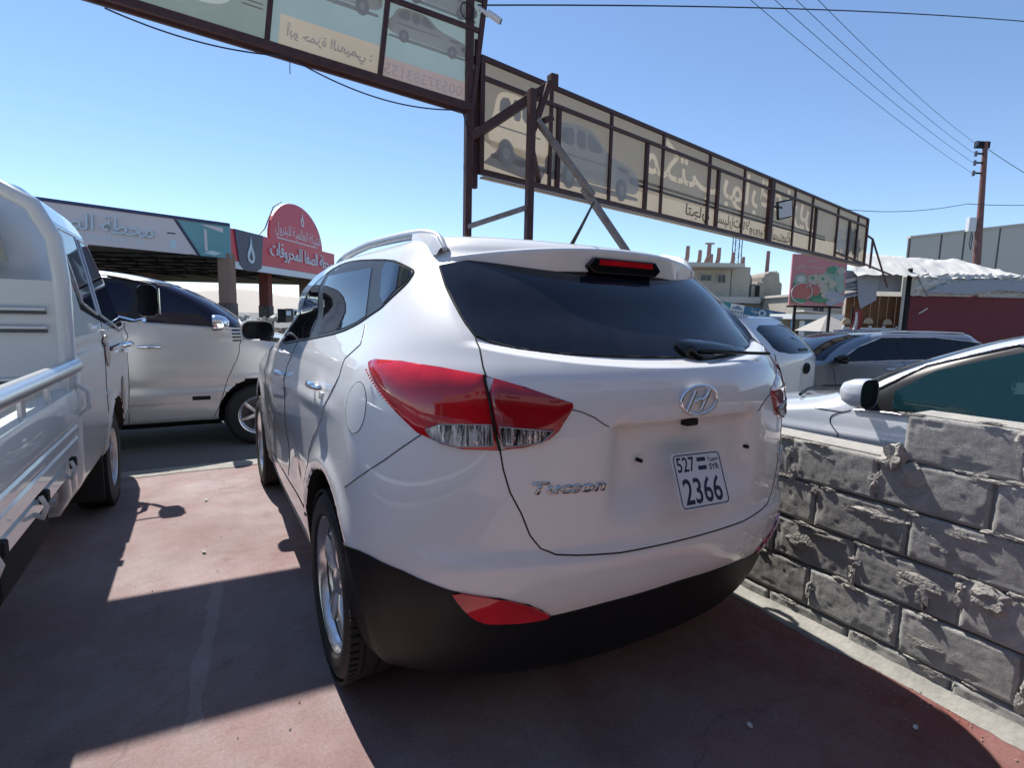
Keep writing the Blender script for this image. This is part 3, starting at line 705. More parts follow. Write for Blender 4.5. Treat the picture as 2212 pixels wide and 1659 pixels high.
for sd_ in (-1, 1):
    # black lower bumper, reflector, seams
    low = [(0, .23), (.1, .23), (.2, .23), (.3, .235), (.36, .25), (.385, .33), (.388, .45), (.384, .56)] + BOUND
    patch(S, low, .004, sd_, 'lower_bumper', cladding, T, rim=.012)
    patch(S, rounded(REFL, 1), .0075, sd_, 'reflector', lamp_red, T, step=.02, rim=.008)
    tg = [(0, 1.230), (.05, 1.233), (0.1067, 1.245), (0.1596, 1.262), (0.1874, 1.273)] + TG_UP[1:] + [(.1604, 1.1865), (.1165, 1.1444), (.1152, 1.1317), (.1249, 1.0687), (.1407, 1.0364), (.1544, 1.0252), (.1744, 1.0184)] + TG_LOW
    patch(S, tg, .0015, sd_, 'tailgate', white_paint, T, step=.022, rim=.004)
    # tail lamp: outer unit on the wing, inner unit on the tailgate
    lo_ = patch(S, rounded(between(LAMP, lambda z: div(z)+.0012, None), 1), .003, sd_, 'tail_lamp', lamp_red, T, step=.02, dome=.012, dome_w=.02, rim=.012)
    patch(S, CL_OUT, .0148, sd_, 'reversing_lamp', lamp_clear, lo_, step=.012, rim=.006)
    li_ = patch(S, rounded(between(LAMP, None, lambda z: div(z)-.0012), 1), .003, sd_, 'tail_lamp', lamp_red_dark, T, step=.02, dome=.010, dome_w=.02, rim=.012)
    patch(S, CL_IN, .0125, sd_, 'reversing_lamp', lamp_clear, li_, step=.012, rim=.006)
    # row of small round lights along the outer edge of the lamp
    for k in range(15):
        t = k/14; a_ = .353 + (.292 - .353)*t; z_ = 1.203 + (1.112 - 1.203)*t
        p = Vector(S(np.array(a_), np.array(z_), sd_)) + Vector(S.normal(np.array(a_), np.array(z_), sd_))*.0125
        MB().lathe([(.0001, .0032), (.0024, .0022), (.0034, 0), (.0024, -.0022), (.0001, -.0032)], 8, Matrix.Translation(p)).build('lamp_bead', mat('bead_red', (.9, .10, .08), .1, coat=1.), lo_, smooth=80)
    for ln, r in ((TG_UP, .0026), (TG_LOW, .0025), (SEAMB, .0016), (DIV, .0035), (CUT, .0022), (LAMP + LAMP[:1], .0011), (CL_OUT + CL_OUT[:1], .0017), (CL_IN + CL_IN[:1], .0017)):
        seam(S, ln, sd_, 'panel_gap', gap if len(ln) not in (6, 8) else lamp_rim, T, r=r, off=(.007 if ln is DIV else .015 if len(ln) in (6, 8) and ln[0] in (CL_OUT[0], CL_IN[0]) else .0006))
    seam(S, [(.1175, 1.128), (.108, 1.121), (.095, 1.104), (.085, 1.083), (.0800, 1.0765)], sd_, 'panel_gap', gap, T, r=.0014, off=.002)
    fd = [(.369 + .026*math.cos(t), 1.09 + .078*math.sin(t)) for t in np.linspace(0, 2*math.pi, 40)]
    if sd_ < 0:
        patch(S, fd[:-1], .0012, sd_, 'fuel_door', white_paint, T, rim=.003); seam(S, fd, sd_, 'panel_gap', gap, T, r=.0012, off=.0004)
    # doors
    fd_cut = yz(S, [(1.02, 1.22), (.98, 1.0), (.98, .7), (1.02, .5)])
    seam(S, fd_cut, sd_, 'panel_gap', gap, T, r=.0024); seam(S, yz(S, [(2.02, 1.15), (2.08, .9), (2.02, .6), (1.9, .46)]), sd_, 'panel_gap', gap, T, r=.0024)
    seam(S, yz(S, [(.36, .50), (1.0, .475), (1.9, .46)]), sd_, 'panel_gap', gap, T, r=.003)
    patch(S, yz(S, [(.42, .235), (1.2, .235), (2.2, .235), (2.22, .33), (1.2, .345), (.40, .36)]), .004, sd_, 'sill_moulding', mat('sill_grey', (.16, .155, .15), .5), T)
    # windows: black surround, then panes
    patch(S, rounded(DLO, 1), .0015, sd_, 'window_surround', satin_black, T, rim=.004)
    C0 = line([(S.a_of(1, .05, 1.58), 1.58), (S.a_of(1, -.20, 1.36), 1.36), (S.a_of(1, -.22, 1.2), 1.2)])
    B0 = line([(S.a_of(1, .66, 1.6), 1.6), (S.a_of(1, .64, 1.25), 1.25), (S.a_of(1, .64, 1.1), 1.1)])
    def shrink(p, ka=.0045, kz=.014):
        c = np.mean(p, 0); q = []
        for a, z in p:
            v = np.array([(a-c[0])*4.2, z-c[1]]); l = np.hypot(*v); v = v*(max(0, l-.018)/max(l, 1e-6)); q.append((c[0]+v[0]/4.2, c[1]+v[1]))
        return q
    patch(S, rounded(shrink(between(DLO, None, lambda z: C0(z)-.010)), 1), .0035, sd_, 'quarter_window', dark_glass, T, rim=.004)
    rw = shrink(between(DLO, lambda z: C0(z)+.008, lambda z: B0(z)-.014)); rw = [(a, min(z, 1.548)) for a, z in rw]
    patch(S, rw, .0035, sd_, 'door_window', dark_glass, T, rim=.004)
    patch(S, shrink(between(DLO, lambda z: B0(z)+.012, None)), .0035, sd_, 'door_window', dark_glass, T, rim=.004)
    seam(S, rounded(DLO, 1) + rounded(DLO, 1)[:1], sd_, 'window_trim', gap, T, r=.004)
    # chrome handles in shallow cups
    for hy, hz in ((1.12, 1.04), (.12, 1.095)):
        a_ = S.a_of(1, hy, hz); p = Vector(S(np.array(a_), np.array(hz), sd_)); n = Vector(S.normal(np.array(a_), np.array(hz), sd_))
        h = MB().tube([p + Vector((0, dy, 0)) + n*b for dy, b in ((-.085, .004), (-.075, .020), (-.03, .034), (.03, .034), (.075, .020), (.085, .004))], [.007, .011, .014, .014, .011, .007], 10)
        h.tube([p + Vector((0, -.075, -.028)) + n*.0, p + Vector((0, -.075, -.028)) + n*.014], .014, 10)
        h.build('door_handle', chrome, T, smooth=60)
    # door mirror
    mb = MB(); ring = []
    for i, (yy, k) in enumerate(((2.20, .35), (2.175, .75), (2.13, .97), (2.08, 1.0), (2.055, .97))):
        ring.append([(sd_*(.945 + .108*k*math.copysign(abs(math.cos(t))**.6, math.cos(t))), yy, 1.245 + .072*k*math.copysign(abs(math.sin(t))**.6, math.sin(t))) for t in np.linspace(0, 2*math.pi, 28)])
    mb.grid(ring); mo = mb.build('door_mirror', white_paint, T, smooth=60)
    pl = [(sd_*(.945 + .096*math.copysign(abs(math.cos(t))**.6, math.cos(t))), 2.058, 1.245 + .06*math.copysign(abs(math.sin(t))**.6, math.sin(t))) for t in np.linspace(0, 2*math.pi, 28)[:-1]]
    MB().add(pl, [tuple(range(len(pl)))]).build('mirror_glass', gloss_black, mo)
    MB().bar((sd_*.80, 2.12, 1.175), (sd_*.93, 2.12, 1.19), .06, .03).build('mirror_arm', gloss_black, mo, bevel=.006)
    # roof rail with its feet
    ys = np.linspace(-.33, 1.34, 48); rp = []
    for y in ys:
        t = (y+.33)/1.67; zr = float(np.interp(y, (-.33, -.31, -.27, -.17, 0, .4, .9, 1.15, 1.34), (1.590, 1.618, 1.642, 1.658, 1.666, 1.676, 1.668, 1.650, 1.605))); rp.append((sd_*(.578 + .045*math.sin(math.pi*t)), y, zr))
    mb = MB(); mb.tube(rp, [.010 + .008*math.sin(math.pi*min(1, i/8/1.0)/2) for i in range(len(rp))], 10)
    rr = mb.build('roof_rail', mat('rail_silver', (.50, .52, .55), .42, metal=.35), T, smooth=60)
    for y0, y1 in ((-.33, -.10), (1.18, 1.34)):
        pts = [p for p in rp if y0 <= p[1] <= y1]
        MB().grid([[(x - sd_*.03, y, 1.57) for x, y, z in pts], [(x - sd_*.018, y, z) for x, y, z in pts], [(x, y, z + .012) for x, y, z in pts], [(x + sd_*.018, y, z) for x, y, z in pts], [(x + sd_*.03, y, 1.57) for x, y, z in pts]]).build('rail_foot', white_paint, rr, smooth=60)
    wheel(T, (sd_*.80, 0, .352), sd_); wheel(T, (sd_*.80, 2.64, .352), sd_)
# rear window: both halves in one pane
pl_ = GLASS; ring = [(a, z, -1) for a, z in pl_[:4]] + [(0, 1.556, 1)] + [(a, z, 1) for a, z in pl_[:4][::-1]]
for sd_ in (-1, 1):
    patch(S, GLASS, .003, sd_, 'rear_window', privacy_glass, T, step=.03, rim=.004)
    seam(S, GLASS[5:] + GLASS[:1], sd_, 'window_trim', gap, T, r=.004)
# tailgate shelf lip, reversing camera, screws
MB().box((0, -.884, 1.066), (.05, .03, .022)).build('reversing_camera', cladding, T, bevel=.004)
for x, z in ((-.19, .964), (.29, .957)):
    MB().lathe([(.0001, 0), (.006, 0), (.006, .02), (.0001, .02)], 10, Matrix.Translation((x, -.885, z)) @ Matrix.Rotation(R(90), 4, 'Z')).build('screw', gap, T)
# roof spoiler
ring = []
for t in np.linspace(-1, 1, 61):
    x = .612*t; e = abs(t); yt = -.562 + .235*e**2.6; zt = 1.606 - .052*e*e; hgt = .072*(1 - .72*e**5)
    zr = 1.645 - .05*e**2 - .045*e**7; yf = yt + .46 - .1*e
    ring.append([(x, yf, zr - .006), (x, yt + .25, zr - .003 - .012*e), (x, yt + .08, zt + .012), (x, yt + .004, zt + .002), (x, yt, zt - .006), (x, yt + .014, zt - hgt), (x, yt + .05, zt - hgt - .008), (x, yt + .17, zt - hgt - .006)])
mb = MB(); mb.grid(ring)
for k in (0, -1): mb.add(ring[k], [tuple(range(8))])
sp_o = mb.build('roof_spoiler', white_paint, T, smooth=35)
P_ = [(-.165, 1.548), (-.138, 1.577), (.138, 1.577), (.165, 1.548), (.14, 1.526), (-.14, 1.526)]
mb = MB(); mb.prism(P_, 0, .10, frame((0, -.612, 0), (1, 0, 0), (0, 0, 1))); mb2 = MB()
Mz = Matrix(((1, 0, 0, 0), (0, 0, 1, -.567), (0, 1, 0, 0), (0, 0, 0, 1)))
mb = MB().prism(P_, 0, .12, Mz); bl = mb.build('brake_lamp', gloss_black, sp_o, bevel=.004)
MB().prism([(-.122, 1.553), (-.117, 1.571), (.117, 1.571), (.122, 1.553)], 0, .01, Matrix(((1, 0, 0, 0), (0, 0, 1, -.5705), (0, 1, 0, 0), (0, 0, 0, 1)))).build('lens', lamp_red, sp_o)
# rear wiper under its moulded cover
wp = [(.02, 1.285), (.045, 1.303), (.12, 1.306), (.25, 1.292), (.43, 1.268), (.36, 1.259), (.2, 1.25), (.06, 1.245)]
patch(S, rounded(xz(S, wp), 1), .012, 1, 'rear_wiper', gloss_black, T, step=.02, dome=.022, dome_w=.02, rim=.012)
MB().tube([Vector(S(np.array(S.a_of(0, x, z)), np.array(z), 1)) + Vector((0, -.028, .012)) for x, z in ((.10, 1.268), (.22, 1.262), (.34, 1.256), (.47, 1.252))], .006, 6).build('wiper_blade', cladding, T, smooth=60)
# aerial
MB().tube([(0, -.235, 1.655), (0, -.245, 1.668), (0, -.30, 1.725), (0, -.372, 1.806)], [.014, .008, .006, .004], 8).build('aerial', cladding, T, smooth=60)
# badge: oval ring with a leaning letter inside
def on_rear(cx, cz, off): # frame tangent to the tailgate
    a = S.a_of(0, abs(cx), cz); sg = -1 if cx < 0 else 1
    p = Vector(S(np.array(a), np.array(cz), sg)); n = Vector(S.normal(np.array(a), np.array(cz), sg))
    return frame(p + n*off, Vector((0, 0, 1)).cross(n), (0, 0, 1))
def wrap_rear(me, cx, cz, off):
    n = len(me.vertices); co = np.zeros(n*3); me.vertices.foreach_get('co', co); co = co.reshape(-1, 3); out = []
    for x, y, d in co:
        X, Z = cx + x, cz + y; a = S.a_of(0, abs(X), Z); sg = -1 if X < 0 else 1
        p = S(np.array(a), np.array(Z), sg) + S.normal(np.array(a), np.array(Z), sg)*(off + d); out.append(p)
    me.vertices.foreach_set('co', np.array(out).ravel()); me.update(); return me
M0 = on_rear(0, 1.137, .006)
mb = MB(); mb.tube([M0 @ Vector((.076*math.cos(t), .043*math.sin(t), 0)) for t in np.linspace(0, 2*math.pi, 49)], .006, 8, False)
for sx in (-1, 1):
    mb.tube([M0 @ Vector((sx*.030 - .006 + k*.016, k*.030, .002)) for k in (-1, -.5, 0, .5, 1)], [.007, .0075, .008, .0075, .007], 8)
mb.tube([M0 @ Vector((-.026, -.006, .002)), M0 @ Vector((-.005, .004, .003)), M0 @ Vector((.006, .000, .003)), M0 @ Vector((.026, .010, .002))], .006, 8)
mb.build('badge', chrome, T, smooth=60)
me = text_mesh('Tucson', width=.212, height=.034, extrude=.003, shear=.35, bold=.028)
obj('model_lettering', wrap_rear(me, -.428, .913, .002), mat('badge_chrome', (.62, .60, .58), .22, metal=1.), T)
obj('trim_lettering', wrap_rear(text_mesh('VGT', width=.12, height=.026, extrude=.003, shear=.35, bold=.01), .60, .885, .002), MATS['badge_chrome'], T)
obj('trim_lettering', wrap_rear(text_mesh('4WD', width=.05, height=.016, extrude=.003, shear=.2, bold=.01), .63, .848, .002), MATS['badge_chrome'], T)
# number plate, hanging crooked
plate_w = mat('plate_white', (.72, .72, .73), .4); plate_ink = mat('plate_ink', (.012, .016, .06), .5)
PW, PH = .208, .164
PM = frame((-.018, -.958, .906), (1, 0, -.03), (0, .06, .148)); PM = PM @ Matrix.Translation((0, 0, 0))
def rectline(w, h, r=.012):
    return [(sx*(w/2-r) + r*math.cos(t), sy*(h/2-r) + r*math.sin(t)) for sx, sy, t0 in ((1, 1, 0), (-1, 1, 90), (-1, -1, 180), (1, -1, 270)) for t in [R(t0 + k*22.5) for k in range(5)]]
np_ = MB().prism(rectline(PW, PH), -.002, .001, PM).build('number_plate', plate_w, T)
q = rectline(PW-.012, PH-.012); MB().tube([PM @ Vector((x, y, .0015)) for x, y in q + q[:1]], .0016, 5, False).build('border', plate_ink, np_)
def plate_text(t, cx, cy, w, h, **k): put_text('digits', t, PM @ Matrix.Translation((cx, cy, .0016)), plate_ink, np_, width=w, height=h, **k)
plate_text('2366', -.002, -.030, .160, .076, bold=.012)
plate_text('527', -.052, .048, .074, .044, bold=.012)
plate_text('SYR', .066, .034, .042, .018, bold=.02)
plate_text(arabic('سورية'), .066, .058, .046, .020, bold=.015)
fl = MB()
for dy in (.059, .034): fl.box(PM @ Vector((.016, dy, .0016)), (.036, .0008, .012), PM.to_3x3() @ Matrix.Rotation(R(90), 3, 'X'))
fl.build('flag', plate_ink, np_)
MB().box((0, 1.3, .27), (1.3, 3.4, .12)).build('underbody', underside, T)
for sd_ in (-1, 1): patch(S, [(1, 1.18), (1, 1.60), (.92, 1.60), (.84, 1.60), (.80, 1.18), (.90, 1.18)], .003, sd_, 'windscreen', dark_glass, T)
# ------------------------------------------------------------------ light truck on the left
TX = -2.69                                       # its centre line
def truck_mod(P):
    x, y, z = P[..., 0], P[..., 1], P[..., 2]
    lip = np.exp(-((np.hypot(y - 2.62, z - .36) - .40) / .03) ** 2) * sstep(.5, .75, x)
    x = x + .012*lip - .012*np.exp(-((z - 1.16)/.025)**2)*sstep(.7, .8, x)
    return np.stack([x, y, z], -1)
TRUCK = Shell([(.40, .80, 1.34, .10, 3, 3.72, .30, 2.6), (.50, .855, 1.30, .10, 3, 3.78, .32, 2.6), (.7, .868, 1.28, .10, 3, 3.80, .34, 2.6), (1.0, .872, 1.28, .10, 3, 3.78, .36, 2.6), (1.2, .866, 1.28, .10, 3, 3.70, .38, 2.6),
    (1.32, .845, 1.29, .11, 3, 3.58, .38, 2.6), (1.5, .81, 1.31, .12, 3, 3.40, .36, 2.6), (1.7, .768, 1.33, .13, 3, 3.18, .34, 2.6), (1.84, .735, 1.36, .14, 2.8, 3.0, .32, 2.5), (1.92, .70, 1.40, .16, 2.6, 2.85, .3, 2.4),
    (1.965, .65, 1.46, .18, 2.4, 2.68, .3, 2.4), (1.99, .56, 1.56, .2, 2.3, 2.48, .28, 2.3), (2.0, .42, 1.72, .1, 2.2, 2.25, .1, 2.2)], truck_mod, yref=2.4, bulge=.0)
K = thing('pickup_truck', 'white flatbed truck with chrome mirror and tube rails at the left edge', 'truck', (TX, 0, 0))
body(TRUCK, K, truck_paint, [(2.62, .36, .40)], name='cab', na=110, arch_w=.34)
ts = TRUCK
WIN_D = [(2.36, 1.33), (2.44, 1.80), (2.92, 1.80), (3.22, 1.50), (3.40, 1.24), (3.05, 1.22), (2.75, 1.27)]
WIN_Q = [(1.86, 1.40), (1.80, 1.80), (2.33, 1.81), (2.26, 1.33)]
def _truck_screen():
    for s_ in (-1, 1): patch(ts, [(1, 1.22), (1, 1.86), (.92, 1.86), (.86, 1.86), (.82, 1.22), (.91, 1.22)], .003, s_, 'windscreen', dark_glass, K)
_truck_screen()
for sd_ in (-1, 1):
    patch(ts, yz(ts, [(1.76, 1.36), (1.72, 1.835), (2.96, 1.835), (3.27, 1.52), (3.46, 1.22), (3.05, 1.19), (2.3, 1.29)]), .0015, sd_, 'window_surround', gloss_black, K)
    for w_, nm in ((WIN_D, 'door_window'), (WIN_Q, 'quarter_window')):
        patch(ts, yz(ts, w_), .004, sd_, nm, dark_glass, K)
        seam(ts, yz(ts, w_ + w_[:1]), sd_, 'window_trim', mat('trim_silver', (.6, .6, .62), .3, metal=.8), K, r=.007, off=.003)
    seam(ts, yz(ts, [(2.30, 1.30), (2.24, 1.1), (2.22, .85), (2.26, .70)]), sd_, 'panel_gap', gap, K, r=.003)
    seam(ts, yz(ts, [(3.46, 1.2), (3.5, .9), (3.40, .55), (3.05, .46)]), sd_, 'panel_gap', gap, K, r=.003)
    if sd_ > 0:
        for hz in (1.22, .84):
            a_ = ts.a_of(1, 2.25, hz); p = Vector(ts(np.array(a_), np.array(hz), 1)); MB().box(p + Vector((.008, 0, 0)), (.02, .07, .035)).build('hinge', truck_paint, K, bevel=.004)
        for (hy, hz, ry, rz) in ((2.36, 1.10, .11, .11), (3.05, .70, .10, .16)):
            patch(ts, yz(ts, [(hy + ry*math.cos(t), hz + rz*math.sin(t)) for t in np.linspace(0, 2*math.pi, 20)[:-1]]), .006, 1, 'side_oval', mat('oval_dark_red', (.10, .012, .018), .2, coat=1), K, dome=.006)  # dark red domed ovals on the cab side
        a_ = ts.a_of(1, 3.1, 1.10); p = Vector(ts(np.array(a_), np.array(1.10), 1))
        h = MB().tube([p + Vector((.004, -.62, .002)), p + Vector((.006, -.1, 0))], .016, 8); h.build('chrome_strip', chrome, K, smooth=60)
        h = MB().tube([p + Vector((.012, -.10, 0)), p + Vector((.050, -.06, 0)), p + Vector((.056, .10, 0)), p + Vector((.012, .14, 0))], .020, 10); h.tube([p + Vector((.012, .0, -.045)), p + Vector((.035, .02, -.06))], .016, 8)
        h.build('door_handle', chrome, K, smooth=60)
        # large mirror on a stalk
        mc = Vector((1.055, 3.16, 1.44)); ring = []
        for yy, k in ((.10, .4), (.075, .8), (.03, .98), (-.02, 1.0), (-.035, .97)):
            ring.append([mc + Vector((.072*k*math.copysign(abs(math.cos(t))**.55, math.cos(t)), yy, .128*k*math.copysign(abs(math.sin(t))**.55, math.sin(t)))) for t in np.linspace(0, 2*math.pi, 28)])
        mo = MB().grid(ring).build('door_mirror', gloss_black, K, smooth=60)
        pl = [mc + Vector((.066*math.copysign(abs(math.cos(t))**.55, math.cos(t)), -.033, .121*math.copysign(abs(math.sin(t))**.55, math.sin(t)))) for t in np.linspace(0, 2*math.pi, 28)[:-1]]
        MB().add(pl, [tuple(range(len(pl)))]).build('mirror_glass', gloss_black, mo)
        MB().tube([mc + Vector((.073, .0, z)) for z in (-.105, -.04, .04, .10)], .008, 8).build('chrome_edge', chrome, mo, smooth=60)
        MB().tube([(.83, 3.34, 1.30), (.95, 3.28, 1.27), (1.02, 3.19, 1.29)], .018, 8).build('mirror_arm', chrome, mo, smooth=60)
        MB().tube([(.80, 3.20, 1.62), (.92, 3.2, 1.60), (1.08, 3.17, 1.57)], .010, 8).build('mirror_arm', cladding, mo, smooth=60)
wheel(K, (.745, 2.62, .33), 1, .335, .205, .20, 6, 'single', mat('steel_rim', (.55, .55, .55), .4, metal=.7)); wheel(K, (-.745, 2.62, .33), -1, .335, .205, .20, 6, 'single', MATS['steel_rim'])
# load bed: ribbed side, tube rail on posts, front guard
bed_m = mat('bed_paint', (.72, .75, .74), .4, coat=.8)
prof = [(.872, .70), (.884, .715), (.886, .765), (.880, .775), (.880, .785), (.888, .797), (.888, .82), (.882, .83), (.882, .84), (.890, .855), (.892, .975), (.884, .994), (.850, .998)]
for sd_ in (-1, 1):
    mb = MB(); mb.grid([[(sd_*x, y, z) for x, z in prof] for y in (-3.1, 1.15)]); mb.grid([[(sd_*(x-.035), y, z) for x, z in prof] for y in (-3.1, 1.15)])
    mb.add([(sd_*x, 1.15, z) for x, z in prof] + [(sd_*(x-.035), 1.15, z) for x, z in prof[::-1]], [tuple(range(26))])
    mb.build('side_board', bed_m, K, smooth=25)
    MB().tube([(sd_*.88, y, 1.10) for y in (-3.1, 1.2)], .035, 14).build('tube_rail', mat('galvanised', (.60, .63, .66), .28, metal=.85), K, smooth=50)
    for y in np.arange(-2.9, 1.2, .36): MB().box((sd_*.872, y, 1.035), (.012, .05, .09)).build('rail_post', bed_m, K)
MB().box((0, -.95, .64), (1.72, 4.2, .05)).build('bed_floor', bed_m, K); MB().box((0, -.6, .48), (.7, 4.6, .16)).build('chassis', underside, K)
MB().box((.70, .55, .5), (.22, .7, .22)).build('fuel_tank', underside, K, bevel=.03)
# front guard of the bed: louvred panel, arched tube, window opening
gd = MB(); gd.box((0, 1.19, 1.24), (1.70, .025, .50)); gd.build('guard_panel', bed_m, K)
for z in (1.345, 1.262, 1.03): MB().box((0, 1.172, z), (1.60, .016, .014)).build('louvre_slot', mat('slot_dark', (.10, .11, .12), .8), K)
for z in (1.36, 1.278, 1.046): MB().box((0, 1.168, z), (1.60, .03, .012)).build('louvre', bed_m, K)
MB().tube([(-.86, 1.19, .72), (-.86, 1.19, 1.5), (-.845, 1.19, 1.68), (-.78, 1.19, 1.82), (-.66, 1.19, 1.89), (-.4, 1.19, 1.915), (0, 1.19, 1.92), (.4, 1.19, 1.915), (.66, 1.19, 1.89), (.78, 1.19, 1.82), (.845, 1.19, 1.68), (.86, 1.19, 1.5), (.86, 1.19, .72)], .035, 12).build('guard_tube', truck_paint, K, smooth=50)
for x in (-.62, .62): MB().lathe([(.0001, 0), (.016, 0), (.016, .012), (.0001, .014)], 12, Matrix.Translation((x, 1.152, 1.90)) @ Matrix.Rotation(R(-90), 4, 'Z')).build('bolt', gap, K)
MB().prism(rounded([(-.68, 1.50), (.68, 1.50), (.62, 1.82), (-.62, 1.82)], 1), 0, .012, Matrix(((1, 0, 0, 0), (0, 0, 1, 1.262), (0, 1, 0, 0), (0, 0, 0, 1)))).build('rear_window', mat('curtain_glass', (.36, .37, .33), .25), K)
# hooks and brackets under the bed
for y in (.95, .42, -.1):
    MB().tube([(.885, y, .70), (.90, y, .66), (.885, y, .62), (.86, y + .02, .63)], .009, 6).build('rope_hook', bed_m, K, smooth=60)
    MB().box((.86, y + .12, .665), (.05, .05, .05)).build('latch', gap, K, bevel=.008)
for y0 in (1.02, 1.16): MB().tube([(.84, y0, .70), (.84, y0 + .02, .52), (.80, y0 + .06, .44), (.70, y0 + .06, .44)], .026, 8).build('step_bracket', truck_paint, K, smooth=50)
MB().tube([(.885, 1.16, 1.02), (.93, 1.17, .98), (.93, 1.18, .90), (.885, 1.18, .86)], .009, 8).build('bed_latch', bed_m, K, smooth=60)
MB().box((.62, 2.18, .40), (.42, .02, .5)).build('mud_flap', underside, K)

# ------------------------------------------------------------------ generic side features
def windscreen(S_, root, z0, z1, glass, a0=.80, a1=.84):
    for s_ in (-1, 1): patch(S_, [(1, z0), (1, z1), ((1+a1)/2, z1), (a1, z1), (a0, z0), ((1+a0)/2, z0)], .003, s_, 'windscreen', glass, root)
def car_sides(S_, root, paint, glass, dlo, panes, gaps, handles, mirror=None, sides=(-1, 1), trim=None, open_panes=False):
    for s_ in sides:
        patch(S_, yz(S_, dlo), .0015, s_, 'window_surround', satin_black, root, holes=[yz(S_, p) for p in panes] if open_panes else ())
        for p in panes: patch(S_, yz(S_, p), .004, s_, 'door_window', glass, root)
        if trim: seam(S_, yz(S_, dlo + dlo[:1]), s_, 'window_trim', trim, root, r=.008, off=.006)
        for g_ in gaps: seam(S_, yz(S_, g_), s_, 'panel_gap', gap, root, r=.0035)
        for hy, hz in handles:
            a_ = S_.a_of(1, hy, hz); p = Vector(S_(np.array(a_), np.array(hz), s_)); n = Vector(S_.normal(np.array(a_), np.array(hz), s_))
            MB().tube([p + Vector((0, dy, 0)) + n*b for dy, b in ((-.10, .004), (-.085, .024), (0, .036), (.085, .024), (.10, .004))], [.010, .015, .018, .015, .010], 10).build('door_handle', chrome, root, smooth=60)
        if mirror:
            (mx, my, mz), (rx, rz), mm = mirror; ring = []
            for yy, k in ((.13, .3), (.10, .72), (.05, .95), (0, 1.0), (-.02, .96)):
                ring.append([Vector((s_*(mx + rx*k*math.copysign(abs(math.cos(t))**.65, math.cos(t))), my + yy, mz + rz*k*math.copysign(abs(math.sin(t))**.65, math.sin(t)))) for t in np.linspace(0, 2*math.pi, 28)])
            mo = MB().grid(ring).build('door_mirror', mm, root, smooth=60)
            pl = [tuple(v + Vector((0, .004, 0))) for v in ring[-1][:-1]]; MB().add(pl, [tuple(range(len(pl)))]).build('mirror_glass', gloss_black, mo)
            MB().bar((s_*(mx - rx*2.0), my + .06, mz - rz*.7), (s_*(mx - rx*.6), my + .05, mz - rz*.6), .07, .035).build('mirror_arm', gloss_black, mo, bevel=.006)

# ------------------------------------------------------------------ silver people carrier parked across the front
def van_mod(P):
    x, y, z = P[..., 0], P[..., 1], P[..., 2]
    d = np.minimum(np.hypot(y, z - .34), np.hypot(y - 2.75, z - .34))
    x = x + .016*np.exp(-((d - .40)/.04)**2)*sstep(.5, .75, x) - .014*np.exp(-((z - .66)/.05)**2)*sstep(.75, .85, x)
    return np.stack([x, y, z], -1)
VAN = Shell([(.24, .78, -.85, .3, 2.6, 3.42, .5, 2.4), (.34, .86, -.92, .32, 2.6, 3.52, .55, 2.4), (.6, .885, -.95, .34, 2.6, 3.58, .6, 2.3), (.9, .888, -.95, .34, 2.6, 3.52, .6, 2.3), (1.05, .884, -.94, .34, 2.6, 3.36, .6, 2.3), (1.15, .878, -.93, .34, 2.6, 3.14, .5, 2.3), (1.24, .868, -.92, .34, 2.6, 2.84, .42, 2.4),
    (1.30, .856, -.91, .34, 2.6, 2.70, .38, 2.6), (1.40, .836, -.89, .34, 2.6, 2.56, .34, 2.6), (1.5, .812, -.86, .34, 2.6, 2.42, .32, 2.6), (1.6, .782, -.82, .34, 2.6, 2.24, .3, 2.6), (1.68, .75, -.78, .32, 2.6, 2.06, .3, 2.5), (1.74, .71, -.72, .3, 2.5, 1.84, .3, 2.4), (1.78, .64, -.62, .3, 2.4, 1.6, .28, 2.3), (1.80, .52, -.45, .26, 2.3, 1.3, .25, 2.3), (1.81, .36, -.2, .2, 2.2, 1.0, .2, 2.2)], van_mod)
V = thing('silver_van', 'silver people carrier parked across, between the white truck and the white SUV', 'van', (-3.52, 5.14, -.05), R(-90))
body(VAN, V, silver_paint, [(0, .34, .385), (2.75, .34, .385)], na=110)
wheel(V, (.78, 2.75, .325), 1, .325, .205, .2, 6, 'single'); wheel(V, (.78, 0, .325), 1, .325, .205, .2, 6, 'single'); wheel(V, (-.78, 2.75, .325), -1, .325, .205, .2, 6, 'single'); wheel(V, (-.78, 0, .325), -1, .325, .205, .2, 6, 'single')
violet_glass = mat('violet_glass', (.008, .006, .02), .04)
car_sides(VAN, V, silver_paint, violet_glass,
    [(2.63, 1.235), (1.70, 1.295), (.4, 1.34), (-.5, 1.37), (-.62, 1.62), (.4, 1.70), (1.55, 1.71), (2.05, 1.665), (2.38, 1.50), (2.60, 1.33)],
    [[(2.57, 1.255), (1.74, 1.312), (1.72, 1.685), (2.03, 1.645), (2.34, 1.49), (2.54, 1.335)], [(1.62, 1.32), (.72, 1.35), (.72, 1.67), (1.60, 1.67)], [(.62, 1.355), (-.46, 1.385), (-.55, 1.60), (.62, 1.67)]],
    [[(2.62, 1.22), (2.56, .95), (2.46, .72), (2.38, .45), (2.32, .33)], [(1.62, 1.30), (1.62, .6), (1.60, .32)], [(.55, 1.34), (.55, .8), (.35, .6)]],
    [(1.80, 1.06)], ((1.0, 2.36, 1.30), (.11, .085), chrome), trim=MATS['trim_silver'])
